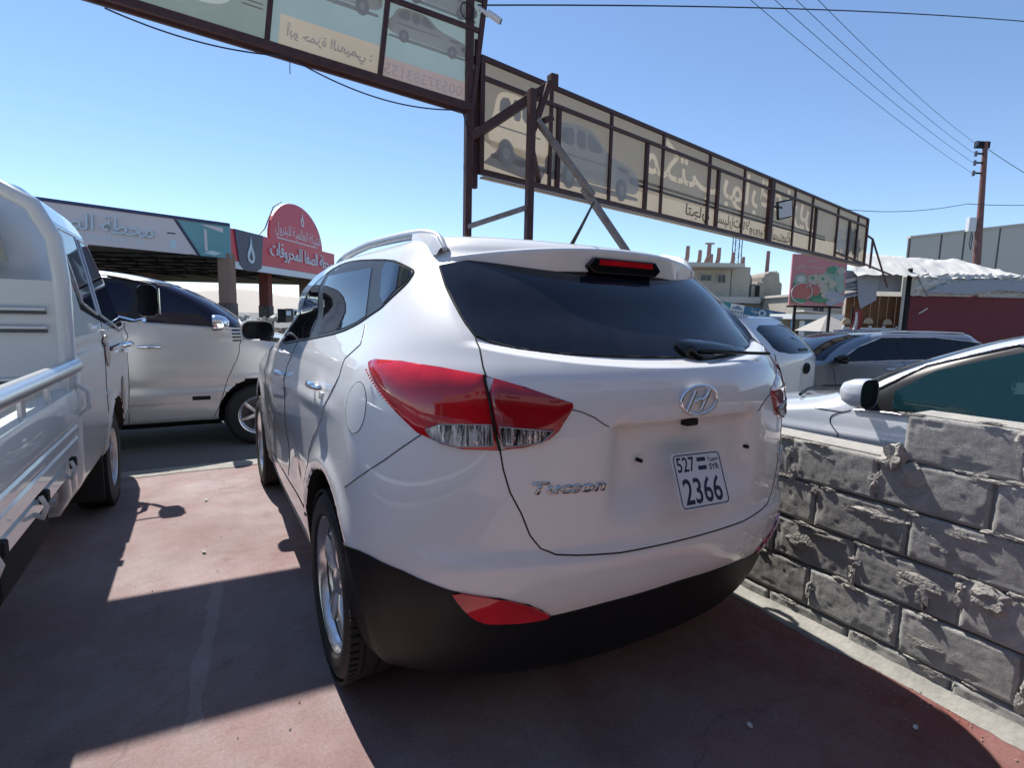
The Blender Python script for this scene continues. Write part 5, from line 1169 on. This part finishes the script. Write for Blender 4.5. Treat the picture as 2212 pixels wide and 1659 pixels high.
broken(1.0, 2.2, 3.5, 6.4, 1.2, 2, 4, lambda k: 6.6 - 1.9*max(0, .55-k)); broken(2.0, 3.2, 3.5, 5.3, .8, 5, 3, lambda k: 5.3 - .5*k); broken(3.0, 4.9, 3.5, 5.9, 1.0, 8, 4, lambda k: 6.2 - 2.2*(k-.45)**2 - .7*(k < .15)); broken(.6, 3.4, 1.9, 3.4, .2, 14, 2.0, lambda k: 3.3 - .7*abs(k-.5))
for x, zt, w in ((-3.65, 8.5, .36), (-2.47, 8.15, .34), (-1.62, 8.75, .37), (-1.36, 7.8, .3), (-.68, 8.4, .36), (.70, 8.0, .33), (1.68, 7.6, .3), (4.0, 8.2, .33)):
    z0 = 6.4 if x < 2 else 4.2
    MB().tube([(x, 2.2 + rnd.random()*2, z0 - .2), (x + .03, 2.4, (z0+zt)/2), (x + .05, 2.4, zt)], [w/1.6, w/1.7, w/1.9], 8).build('column', mat('column_red', (.30, .19, .17), .9, noise=(3, .8, (.22, .13, .12))), RU, smooth=50)
MB().box((-1.57, 2.4, 8.78), (.8, .5, .12)).build('column_cap', rawcon, RU)
window(RU, -1.32, 5.0, .68, .75, .45); window(RU, -2.9, 5.15, 1.0, .55, .45); window(RU, 2.9, 2.15, .92, .60, .42); window(RU, 4.72, 2.12, .85, .65, .42)
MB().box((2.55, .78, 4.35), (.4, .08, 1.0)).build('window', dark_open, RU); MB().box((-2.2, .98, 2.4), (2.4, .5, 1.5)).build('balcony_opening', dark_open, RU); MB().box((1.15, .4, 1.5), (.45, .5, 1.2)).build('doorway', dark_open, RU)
MB().box((-2.1, .55, 1.9), (2.2, .1, .5)).build('balcony_rail', plaster_w, RU); MB().tube([(-3.0 + 1.8*k, .48, 2.25 - .35*math.sin(math.pi*k)) for k in np.linspace(0, 1, 10)], .05, 5).build('awning_swag', MATS['white_plastic'], RU)
MB().box((4.15, 1.9, 4.4), (.55, .8, 1.5)).build('water_tank', gap, RU, bevel=.1); MB().tube([(4.5, 2, 4.9), (5.5, 2, 3.6)], .04, 5).build('fallen_bar', gap, RU)
ML_ = far_root('lattice_mast', 'thin steel lattice mast rising behind the ruined house', 'mast', 70, 28.3)
for x in (-.42, .42): MB().tube([(x, 0, 0), (x, 0, 17)], .06, 5).build('leg', thin, ML_); MB().tube([(x, .84, 0), (x, .84, 17)], .06, 5).build('leg', thin, ML_)
lt = [(-.42 if k % 2 else .42, 0, k*.55) for k in range(31)]; MB().tube(lt, .035, 4).build('lacing', thin, ML_); MB().tube([(x, .84, z) for x, _, z in lt], .035, 4).build('lacing', thin, ML_)
# ---- blue shop sign and kiosk
blue = mat('sign_blue', (.030, .14, .25), .5); teal = mat('sign_teal', (.02, .20, .22), .5); sign_w = mat('sign_white', (.66, .66, .64), .5)
BS = far_root('shop_sign', 'long blue shop sign with white lettering below the ruined house', 'sign', 40, 16.6)
Mt = Matrix.Rotation(R(7.5), 4, 'Y')
def bsp(pts, y0, y1, m, n): MB().prism(pts, y0, y1, Mt @ XZ).build(n, m, BS)
bsp([(.0, 1.95), (3.1, 1.95), (3.1, 2.62), (.0, 2.62)], 0, .12, blue, 'panel'); bsp([(-2.4, 1.95), (-1.05, 1.95), (-1.05, 2.72), (-2.4, 2.72)], 0, .12, teal, 'panel'); bsp([(-1.02, 1.95), (-.02, 1.95), (-.02, 2.68), (-1.02, 2.68)], 0, .12, sign_w, 'panel')
put_text('lettering', arabic('معلا و لمونا'), Mt @ Matrix.Translation((1.55, -.02, 2.36)) @ Matrix.Rotation(R(90), 4, 'X'), sign_w, BS, width=2.0, height=.36)
bsp([(1.15, 2.15), (1.35, 2.05), (1.55, 2.15), (1.6, 2.36), (1.48, 2.55), (1.25, 2.55), (1.1, 2.36)], -.012, -.003, sign_w, 'roundel'); bsp([(1.22, 2.2), (1.35, 2.13), (1.47, 2.2), (1.5, 2.36), (1.42, 2.47), (1.28, 2.47), (1.19, 2.36)], -.022, -.014, blue, 'roundel')
bsp([(0, 1.66), (3.1, 1.66), (3.1, 1.93), (0, 1.93)], .01, .12, mat('sign_grey', (.16, .22, .28), .6), 'lower_strip')
bsp([(.05, 1.78), (.5, 1.78), (.5, 2.02), (.05, 2.02)], -.02, -.004, sign_w, 'tag_plate'); bsp([(2.6, 1.7), (3.05, 1.7), (3.05, 1.95), (2.6, 1.95)], -.02, -.004, sign_w, 'tag_plate')
bsp([(-2.35, 2.3), (-1.72, 2.68), (-1.1, 2.3), (-1.1, 2.2), (-1.72, 2.55), (-2.35, 2.2)], -.02, -.004, sign_w, 'printed_roof'); bsp([(-.95, 2.35), (-.5, 2.6), (-.1, 2.35), (-.1, 2.3), (-.95, 2.3)], -.02, -.004, MATS['sign_grey'], 'printed_roof')
for k in range(4): bsp([(-.9 + k*.22, 2.02), (-.75 + k*.22, 2.02), (-.75 + k*.22, 2.2), (-.9 + k*.22, 2.2)], -.02, -.004, MATS['sign_grey'], 'printed_window')
MB().box((.6, 1.6, .9), (6.2, 3, 2.0)).build('shop_front', mat('shop_dark', (.05, .045, .045), .8), BS)
for x in (-2.2, -.6, .9, 2.4): MB().box((x, -.2, .75), (.08, .08, 1.9)).build('post', gap, BS)
KI = far_root('blue_kiosk', 'low kiosk with white canopy edge and blue sign under the vegetable poster', 'kiosk', 30, 17)
MB().box((0, 1.2, 1.80), (3.4, 2.6, .28)).build('canopy', sign_w, KI); MB().box((.1, .2, 1.25), (1.9, .1, .62)).build('sign_panel', blue, KI)
put_text('lettering', arabic('صيانة'), Matrix.Translation((.55, .14, 1.30)) @ Matrix.Rotation(R(90), 4, 'X'), sign_w, KI, width=.75, height=.32)
MB().box((-.95, .2, 1.1), (.26, .1, .95)).build('side_panel', sign_w, KI); MB().box((0, 2.2, .7), (3.2, .2, 1.9)).build('back_wall', plaster, KI); MB().box((-.3, .3, .3), (1.6, .2, 1.0)).build('counter', mat('counter_grey', (.25, .25, .24), .8), KI)
for x in (-1.6, 1.6): MB().box((x, .0, .7), (.1, .1, 1.95)).build('post', blue, KI)
HS = far_root('low_house', 'low cream house with small windows between poster and shack', 'building', 44, 26)
MB().box((0, 3, 1.7), (6.4, 6, 3.9)).build('wall', plaster, HS); MB().box((0, 2.9, 3.72), (6.8, 6.4, .2)).build('roof_slab', plaster_w, HS); window(HS, -1.9, 1.7, .9, 1.1, 0); window(HS, .6, 1.6, .9, 1.1, 0)
MB().prism([(-3.4, 2.5), (2.2, 2.0), (2.2, 1.9), (-3.4, 2.35)], -1.6, 0, XZ).build('awning', plaster_w, HS)
HT = far_root('grey_tent', 'grey pitched tent canopy beside the brown fence', 'tent', 26, 15.9)
MB().add([(-1.2, 0, 1.05), (1.2, 0, 1.05), (1.2, 2.4, 1.05), (-1.2, 2.4, 1.05), (-.25, 1.2, 1.85)], [(0, 1, 4), (1, 2, 4), (2, 3, 4), (3, 0, 4), (3, 2, 1, 0)]).build('cover', mat('tent_grey', (.33, .31, .28), .9), HT)
for x in (-1.1, 1.1):
    for y in (.1, 2.3): MB().box((x, y, .4), (.06, .06, 1.35)).build('leg', gap, HT)
# ---- vegetable poster on two posts
VP = far_root('food_poster', 'pink poster of painted vegetables on two thin posts', 'poster', 15, 8.3)
pk = mat('poster_pink', (.62, .25, .26), .6); pg = mat('poster_green', (.10, .30, .17), .6); ps = mat('poster_sage', (.34, .46, .38), .6); pc_ = mat('poster_cream', (.52, .48, .38), .6); pr = mat('poster_red', (.50, .16, .14), .6); pwh = mat('poster_white', (.66, .63, .58), .6); pgy = mat('poster_grey', (.40, .41, .46), .6)
MB().box((.01, .03, 2.58), (1.50, .05, 1.38)).build('board', pk, VP)
lay = [0]
def disc(cx, cz, rx, rz, m, n='printed_vegetable', lob=0, k=24, rot=0.):
    lay[0] += .0016; MB().prism([(cx + rx*(1 + (.16*math.cos(lob*t) if lob else 0))*math.cos(t), cz + rz*(1 + (.16*math.cos(lob*t) if lob else 0))*math.sin(t)) for t in np.linspace(0, 2*math.pi, k+1)[:-1]], 0, .001, Matrix.Translation((0, .002 - lay[0], 0)) @ XZ).build(n, m, VP)
disc(.42, 2.62, .30, .36, ps, k=20); disc(-.05, 2.16, .66, .16, pg, lob=9); disc(-.52, 2.50, .16, .09, pg, lob=5); disc(-.47, 2.58, .185, .17, ps, lob=11, k=60); disc(-.47, 2.59, .10, .09, pwh, lob=5, k=40)
disc(-.12, 2.60, .17, .14, pc_, lob=5); disc(.14, 2.60, .17, .15, pc_, lob=3); disc(.12, 2.62, .05, .04, pg, lob=5); disc(-.16, 2.64, .05, .035, pg, lob=4); disc(.40, 2.48, .12, .11, pc_, lob=3); disc(.56, 2.62, .13, .12, ps, lob=7); disc(.36, 2.86, .13, .10, pg, lob=5); disc(.60, 2.84, .12, .1, pc_, lob=4); disc(.10, 2.36, .2, .12, pc_); disc(.62, 2.38, .11, .15, ps, lob=6)
disc(-.42, 2.24, .30, .24, pr); disc(-.05, 2.30, .12, .14, pr); disc(.32, 2.18, .22, .13, pc_); disc(.46, 2.10, .27, .19, pgy, lob=3); disc(.46, 2.06, .07, .04, pc_, lob=2); disc(-.5, 2.02, .22, .06, pg, lob=7); disc(.08, 2.04, .24, .07, pg, lob=8)
lay[0] += .003
MB().tube([(-.42 + .30*math.cos(t), -.002 - lay[0], 2.22 + .27*math.sin(t)) for t in np.linspace(1.2, 4.9, 24)], .014, 5).build('printed_line', pwh, VP); MB().tube([(-.25, -.002 - lay[0], 2.40), (-.2, -.002 - lay[0], 2.48), (-.08, -.002 - lay[0], 2.62)], .012, 5).build('printed_line', pwh, VP)
MB().tube([(-.26 + .10*math.cos(t), -.002 - lay[0], 2.26 + .16*math.sin(t)) for t in np.linspace(2.4, -1.9, 18)], .012, 5).build('printed_line', pwh, VP)
put_text('lettering', arabic('فتة - مسبحة - فلافل'), Matrix.Translation((-.10, -.004, 2.93)) @ Matrix.Rotation(R(90), 4, 'X'), pwh, VP, width=1.10, height=.13)
put_text('lettering', arabic('سرفيس'), Matrix.Translation((-.22, -.004, 3.10)) @ Matrix.Rotation(R(90), 4, 'X'), pwh, VP, width=.34, height=.11)
for x in (-.52, .44): MB().box((x, .10, 1.3), (.06, .06, 3.0)).build('post', gap, VP)
MB().box((0, .09, 1.86), (1.5, .05, .05)).build('rail', gap, VP)
# ---- tarpaulin shack with red wall
SK = far_root('tarp_shack', 'shack with crumpled white tarpaulin roof and dark red side wall', 'shack', 18, 14)
tarp = mat('tarpaulin', (.62, .60, .56), .7, noise=(1.5, .5, (.50, .49, .46))); tarp_g = mat('tarpaulin_grey', (.34, .35, .38), .7); redw = mat('red_wall', (.17, .022, .03), .7, noise=(.9, .5, (.13, .02, .025))); brown = mat('brown_boards', (.13, .055, .022), .8, noise=(5, .8, (.2, .09, .035)))
MB().box((1.25, .35, 1.05), (4.0, .12, 2.72)).build('side_wall', redw, SK)
def crumple(us, vs, fn, name, m, amp=.10, sc=2.2, seed=0):
    P = []
    for v in vs:
        row = []
        for u in us:
            p = Vector(fn(u, v)); n = abs(fbm((u*7*sc/2, v*3*sc/2, seed), 1., 4)) + .6*abs(fbm((u*18, v*9, seed+4), 1., 3)); row.append(p + Vector((.3*amp*fbm((u*9, v*5, seed+9), 1., 2), -amp*n, amp*.7*n)))
        P.append(row)
    return MB().grid(P).build(name, m, SK, smooth=35)
crumple(np.linspace(0, 1, 70), np.linspace(0, 1, 22), lambda u, v: (-2.75 + 6.0*u, .0 + 3.2*v, 2.98 + .05*math.sin(u*9) + (.78 + .05*math.sin(u*5) - .45*max(0, u-.72)/.28)*min(1, v*2.2)), 'roof_tarpaulin', tarp, .10, 2.4, 3)
crumple(np.linspace(0, 1, 64), np.linspace(0, 1, 26), lambda u, v: (-.78 + 4.1*u, .16 - .10*math.sin(v*3), 2.37 + .70*v + .05*u), 'hanging_tarpaulin', tarp, .14, 3.2, 11)
MB().prism([(-.5, 2.5), (.2, 2.85), (1.5, 2.95), (3.2, 2.9), (3.3, 2.55), (1.8, 2.62), (.9, 2.48)], 0, .03, Matrix.Translation((0, -.10, 0)) @ XZ).build('grey_sheet', tarp_g, SK)
for k in range(13): MB().box((-2.5 + k*.145, .8 + .02*(k % 2), 1.4), (.135, .03, 2.0)).build('plank', brown, SK)
for k in range(5): MB().box((-2.95 + .42*(k % 2), .62, 2.30 + k*.13), (1.3, .05, .12), Euler((0, R(-14), 0))).build('shutter_slat', tarp_g if k % 2 else mat('corrugated', (.46, .47, .5), .5, metal=.3), SK)
MB().prism([(-3.2, 2.55), (-.8, 2.55), (-.8, 3.15), (-3.2, 3.25)], 0, .04, Matrix.Translation((0, .7, 0)) @ XZ).build('fascia', tarp_g, SK)
fp = [(-2.45, 3.2), (-1.65, 3.12), (-1.72, 2.5), (-1.7, 2.25), (-2.2, 1.95), (-2.32, 2.3)]
MB().prism(fp, 0, .02, Matrix.Translation((0, .55, 0)) @ XZ).build('loose_flap', tarp_g, SK)
MB().box((-.84, .3, 1.7), (.10, .10, 3.2)).build('post', gap, SK); MB().bar((-.78, .02, 3.0), (-.42, -.04, 2.36), .035).build('stick', steel_pale, SK); MB().bar((-.2, .2, 2.0), (-.5, .15, 1.82), .03).build('stick', MATS['pale_stone'], SK)
for z in (1.0, 1.28): MB().box((-1.85, .5, z), (1.9, .06, .05)).build('fence_rail', sign_w, SK)
for x in (-2.75, -2.3, -1.85, -1.4, -.95): MB().box((x, .5, 1.1), (.05, .06, .55)).build('fence_post', sign_w, SK)
for x, z in ((-2.6, 1.42), (-1.85, 1.45), (-1.2, 1.42)): MB().prism([(x + .16*math.cos(t), z + .2*math.sin(t)) for t in np.linspace(0, math.pi, 10)], 0, .05, Matrix.Translation((0, .6, 0)) @ XZ).build('fence_crest', mat('crest_tan', (.42, .33, .22), .8), SK)
BN = far_root('striped_flag', 'narrow red and white cloth hanging beside the brown boards', 'flag', 17, 10.6)
MB().grid([[(.28*u - .1*v + .05*math.sin(v*5), .04*math.sin(u*9 + v*3), 1.85 - 1.0*v) for u in np.linspace(0, 1, 8)] for v in np.linspace(0, 1, 12)]).build('cloth', mat('flag_red', (.30, .06, .06), .8), BN); MB().grid([[(.09*u - .1*v + .05*math.sin(v*5) + .04, -.03 + .03*math.sin(u*9 + v*3), 1.78 - .95*v) for u in np.linspace(0, 1, 5)] for v in np.linspace(0, 1, 12)]).build('stripe', sign_w, BN)
MB().box((.0, .06, .9), (.04, .04, 2.1)).build('staff', gap, BN)
# ---- pale panel parapet behind the shack
PB = far_root('panelled_building', 'long building with pale grey panelled parapet behind the tarpaulin shack', 'building', 32, 26.5)
pp = mat('parapet_panel', (.56, .53, .46), .7, noise=(.5, .4, (.48, .455, .40)))
xs = [-3.7, -1.9, -.58, 1.42, 3.6, 6.0]
def top(x): return 6.45 + .135*(x + 3.7)
for a_, b_ in zip(xs[:-1], xs[1:]): MB().prism([(a_ + .03, 4.4), (b_ - .03, 4.4), (b_ - .03, top(b_)), (a_ + .03, top(a_))], 0, .15, XZ).build('panel', pp, PB)
for a_ in xs: MB().box((a_, .05, (4.4 + top(a_))/2), (.09, .12, top(a_) - 4.4)).build('panel_joint', mat('joint_dark', (.10, .09, .08), .8), PB)
MB().prism([(-3.75, top(-3.7)), (6.0, top(6.0)), (6.0, top(6) + .12), (-3.75, top(-3.7) + .12)], -.08, .25, XZ).build('coping', plaster_w, PB); MB().box((1.2, 3, 2.2), (9.8, 5.6, 4.4)).build('wall', plaster, PB); MB().box((1.2, .0, 4.32), (9.9, .3, .16)).build('cornice', plaster_w, PB)

# ------------------------------------------------------------------ petrol station across the road
GS = far_root('petrol_station', 'petrol station canopy with red dome sign and white fascia sign', 'petrol station', 28, -14.9)
s_red = mat('station_red', (.62, .03, .055), .45); s_navy = mat('station_navy', (.035, .035, .075), .45); s_wh = mat('station_white', (.72, .75, .78), .5); s_rose = mat('fascia_rose', (.72, .63, .63), .6, noise=(.8, .4, (.62, .55, .55))); s_tl = mat('fascia_teal', (.12, .30, .33), .5, noise=(.6, .8, (.20, .42, .44))); s_gl = mat('letter_grey', (.60, .70, .74), .5); brick_t = mat('pillar_tan', (.30, .19, .14), .85, noise=(2, .6, (.22, .14, .10)))
e_r = Vector((.42, 16.0, 0)); LR = e_r.length; e_l = Vector((-6.2, -2.4, 0)); Ll = 7.3
MG = frame((0, 0, 0), e_r, (0, 0, 1))   # along the red face, away from the camera; z is its outward side
MG = Matrix.Translation((0, 0, 0)) @ frame((0, 0, 0), e_r, (0, 0, 1))
def gp_(pts, z0, z1, m, n, M=MG): return MB().prism(pts, z0, z1, M).build(n, m, GS)
gp_([(0, 4.02), (LR, 4.30), (LR, 6.10), (0, 5.66)], -.15, .05, s_red, 'red_fascia'); gp_([(0, 3.62), (LR, 3.88), (LR, 4.28), (0, 4.00)], -.15, .07, s_wh, 'white_band')
gp_([(1.1, 5.70), (4.2, 5.79), (3.9, 3.9), (3.3, 3.66), (2.0, 3.64), (1.5, 3.9)], .06, .10, s_navy, 'navy_shield')
def drop(cx, cz, s, M, m, z):
    pts = [(0, -.5), (.28, -.42), (.4, -.15), (.34, .12), (.15, .4), (.08, .75), (.02, 1.0), (-.04, .6), (-.2, .3), (-.36, .05), (-.4, -.18), (-.26, -.42)]
    gp_([(cx + x*s, cz + y*s) for x, y in pts], z, z + .02, m, 'flame_emblem', M); gp_([(cx + x*s*.5, cz - .12*s + y*s*.42) for x, y in pts], z + .025, z + .03, s_navy if m is s_gl else s_red, 'flame_emblem', M)
drop(2.7, 4.55, 1.0, MG, s_gl, .11)
put_text('lettering', arabic('محطة الصفا للمحروقات'), MG @ Matrix.Translation((10.1, 5.10, .06)), s_wh, GS, width=10.2, height=1.15, extrude=.08)
dome = [(5.2, 5.75)] + [(9.3 + 4.2*math.cos(t), 5.95 + 2.55*math.sin(t)) for t in np.linspace(math.pi, 0, 26)] + [(13.5, 5.95)]
gp_(dome, -.10, .04, s_red, 'dome_sign'); put_text('lettering', arabic('الشركة العالمية للبترول'), MG @ Matrix.Translation((9.5, 6.55, .05)), s_wh, GS, width=7.2, height=.85); drop(9.9, 7.55, .68, MG, s_wh, .05); gp_([(6.0, 5.95), (12.4, 6.10), (12.4, 6.16), (6.0, 6.01)], .045, .06, s_wh, 'underline')
gp_([(4.3, 5.8), (5.2, 6.4), (6.4, 7.9), (7.6, 8.45), (7.6, 8.40), (6.45, 7.85), (5.25, 6.34), (4.35, 5.78)], -.3, -.26, thin, 'dome_wire')
# white fascia to the left, nearer the camera
MW = frame((-6.6, -2.6, 0), -e_l, (0, 0, 1)); Lw = Ll + .2
gp_([(-2.5, 4.55), (6.0, 4.13), (5.05, 5.80), (-2.5, 6.35)], -.12, .04, s_rose, 'white_fascia', MW); gp_([(6.15, 4.12), (Lw, 4.05), (Lw, 5.66), (5.2, 5.79)], -.12, .04, s_tl, 'teal_fascia', MW); gp_([(6.0, 4.13), (6.15, 4.12), (5.2, 5.79), (5.05, 5.80)], -.1, .06, s_navy, 'fascia_stripe', MW)
gp_([(-2.6, 6.36), (Lw, 5.66), (Lw, 5.80), (-2.6, 6.50)], -.2, .10, mat('coping_blue', (.03, .035, .12), .4), 'coping', MW)
put_text('lettering', arabic('محطة الصفا'), MW @ Matrix.Translation((2.05, 5.33, .05)) @ Matrix.Rotation(R(-4), 4, 'Z'), s_gl, GS, width=4.3, height=.78, extrude=.12)
for k in range(17): gp_([(.4 + k*.22, 4.68 - k*.011), (.4 + k*.22 + (.05 + .04*(k % 3)), 4.68 - k*.011), (.4 + k*.22 + .05, 4.9 - k*.011), (.4 + k*.22, 4.9 - k*.011)], .042, .06, s_gl, 'small_mark', MW)
gp_([(4.75, 5.1), (5.1, 5.08), (5.1, 5.14), (4.75, 5.16)], .042, .05, s_navy, 'small_mark', MW); gp_([(4.8, 4.4), (5.15, 4.38), (5.1, 4.8), (4.9, 4.85)], .042, .05, MATS['letter_grey'], 'small_mark', MW)
gp_([(6.35, 4.4), (6.47, 4.35), (6.47, 5.4), (6.35, 5.45)], .042, .05, s_rose, 'printed_pump', MW); gp_([(6.2, 5.65), (6.9, 5.4), (7.2, 5.3), (7.2, 5.55), (6.5, 5.65)], .042, .05, s_rose, 'printed_car', MW); gp_([(6.3, 4.25), (6.8, 4.17), (7.1, 4.3), (6.6, 4.4)], .042, .05, s_gl, 'printed_car', MW)
# roof, trusses, columns
roof_m = mat('canopy_tan', (.25, .21, .16), .9, noise=(.5, .6, (.18, .15, .11)))
q = [Vector((0, 0, 0)), Vector((.42, 16, 0)), Vector((-18, 21, 0)), Vector((-19, -7, 0)), Vector((-6.6, -2.6, 0))]
MB().add([tuple(v + Vector((-.1, .1, 4.32))) for v in q] + [tuple(v + Vector((-.1, .1, 4.6))) for v in q], [(4, 3, 2, 1, 0), (5, 6, 7, 8, 9)] + [(i, (i+1) % 5, 5+(i+1) % 5, 5+i) for i in range(5)]).build('canopy_roof', roof_m, GS)
for k in range(9):
    y = -1 + k*2.4; MB().box((-8.6, y + 1.0, 4.20), (16, .10, .10)).build('roof_truss', gap, GS)
    for j in range(12): MB().bar((-16 + j*1.35, y + 1.0, 4.3), (-15.4 + j*1.35, y + 1.0, 3.88), .05).build('truss_web', gap, GS) if k % 3 == 1 else None
for x in np.arange(-16, 0, 2.6): MB().box((x, 8, 3.98), (.08, 20, .08)).build('purlin', gap, GS)
MB().box((-8.9, 15.2, 3.95), (18.5, .25, .7), Euler((0, 0, R(4)))).build('rear_beam', mat('beam_cream', (.40, .36, .27), .85), GS)
for x, y, w, m_ in ((.05, .3, .62, brick_t), (-1.25, 7.5, .62, mat('pillar_red', (.22, .06, .045), .8)), (-1.6, 15.3, .8, brick_t), (-13, 14, .7, brick_t)):
    co_ = MB().box((x, y, 2.0), (w, w, 4.6)).build('column', m_, GS, bevel=.02)
    MB().box((x, y, .85), (w + .06, w + .06, 1.9)).build('column_foot', mat('soot_brown', (.07, .05, .045), .9, noise=(4, .8, (.25, .22, .19))), GS)
# ---- rubble bank and crates in front of the station
RW = far_root('rubble_bank', 'dark bank of rubble topped with broken pale slabs under the petrol station', 'rubble bank', 25, -10.5)
MB().grid([[(u, v*1.6, (.55 + .95*math.sin(math.pi*min(1, v*1.4))*(.8 + .2*fbm((u, v, 2), .8))) - .6 + .12*fbm((u*3, v*3, 0), 1., 4)) for u in np.linspace(-6, 8, 70)] for v in np.linspace(0, 1.6, 14)]).build('bank', mat('soil_dark', (.10, .09, .08), .95, bump=(5, .1)), RW, smooth=60)
rnd = random.Random(5)
for k in range(26):
    u = -3.2 + k*.17 + rnd.uniform(-.1, .1); MB().box((u, .55 + rnd.uniform(-.2, .3), 1.02 + rnd.uniform(-.08, .16)), (rnd.uniform(.12, .34), .2, rnd.uniform(.08, .2)), Euler((rnd.uniform(-.4, .4), rnd.uniform(-.5, .5), rnd.uniform(0, 3)))).build('slab', plaster_w if k % 3 else rawcon, RW, bevel=.02)
for k in range(7):
    o = far_root('stacked_crate', ('leftmost of the', 'second of the', 'third of the', 'fourth of the', 'fifth of the', 'sixth of the', 'rightmost of the')[k] + ' dark boxes in a row under the station canopy', 'crate', 24.5, -10.55 + k*.36, 1.2, 'boxes under the station canopy')
    o.location.z = .9; MB().box((0, .4, .33 + .02*(k % 2)), (.33, .5, .62)).build('box', (gap, MATS['soot_brown'], sign_w, gap, MATS['soot_brown'], gap, sign_w)[k] if k != 2 else s_gl, o, bevel=.015); MB().box((0, .13, .45), (.2, .04, .2)).build('label_plate', s_gl if k % 2 else gap, o)
# ---- distant hill
hp = [(-1500, 20), (-1000, 44), (-853, 51), (-776, 55), (-744, 60), (-700, 56), (-650, 46), (-586, 41), (-522, 38), (-300, 28), (0, 18), (600, 24), (1400, 30), (2400, 10)]
hx = np.linspace(-1500, 2400, 160); rows_ = []
for v in np.linspace(0, 1, 12):
    rows_.append([tuple(Vector((CAM.x, CAM.y, 0)) + fh*(1200 + 600*v) + eh*float(x) + Vector((0, 0, -6 + (float(np.interp(x, [p[0] for p in hp], [p[1] for p in hp]))*1.05 + 6)*math.sin(math.pi*v)**.8 + 3*fbm((x*.006, v*4, 0), 1., 4)*math.sin(math.pi*v)))) for x in hx])
structure(MB().grid(rows_).build('hills', mat('hill_limestone', (.44, .40, .36), .95, noise=(.01, .6, (.34, .32, .27))), smooth=60, fix=False))
# ---- open-fronted workshop behind the camera: unseen, added with a deep roof to cut sky and ground fill; also shows in the paint and glass of the cars
OF = thing('blocker', 'open-fronted grey workshop with flat roof added unseen behind the camera to cut sky light', 'building', (-1.0, -4.6, 0))
blocker_m = mat('blocker_grey', (.22, .21, .205), .9, noise=(1, .5, (.17, .16, .155)))
MB().box((0, -4.6, 3.25), (20, 9.2, .24)).build('roof_slab', blocker_m, OF); MB().box((0, .06, 3.2), (20.2, .10, .55)).build('fascia', blocker_m, OF)
MB().box((0, -9.1, 1.6), (20, .2, 3.1)).build('rear_wall', blocker_m, OF); MB().box((0, -5.2, 4.6), (20, 8, 2.4)).build('upper_storey', blocker_m, OF)
for x in (-9.9, 9.9): MB().box((x, -4.6, 1.6), (.2, 9, 3.1)).build('side_wall', blocker_m, OF)
for x in (-8, 8): MB().box((x, -.25, 1.6), (.3, .3, 3.1)).build('column', blocker_m, OF)
for x in (-6, -2.6, .8, 4.4): window(OF, x, 4.0, 1.6, 1.2, -1.2)
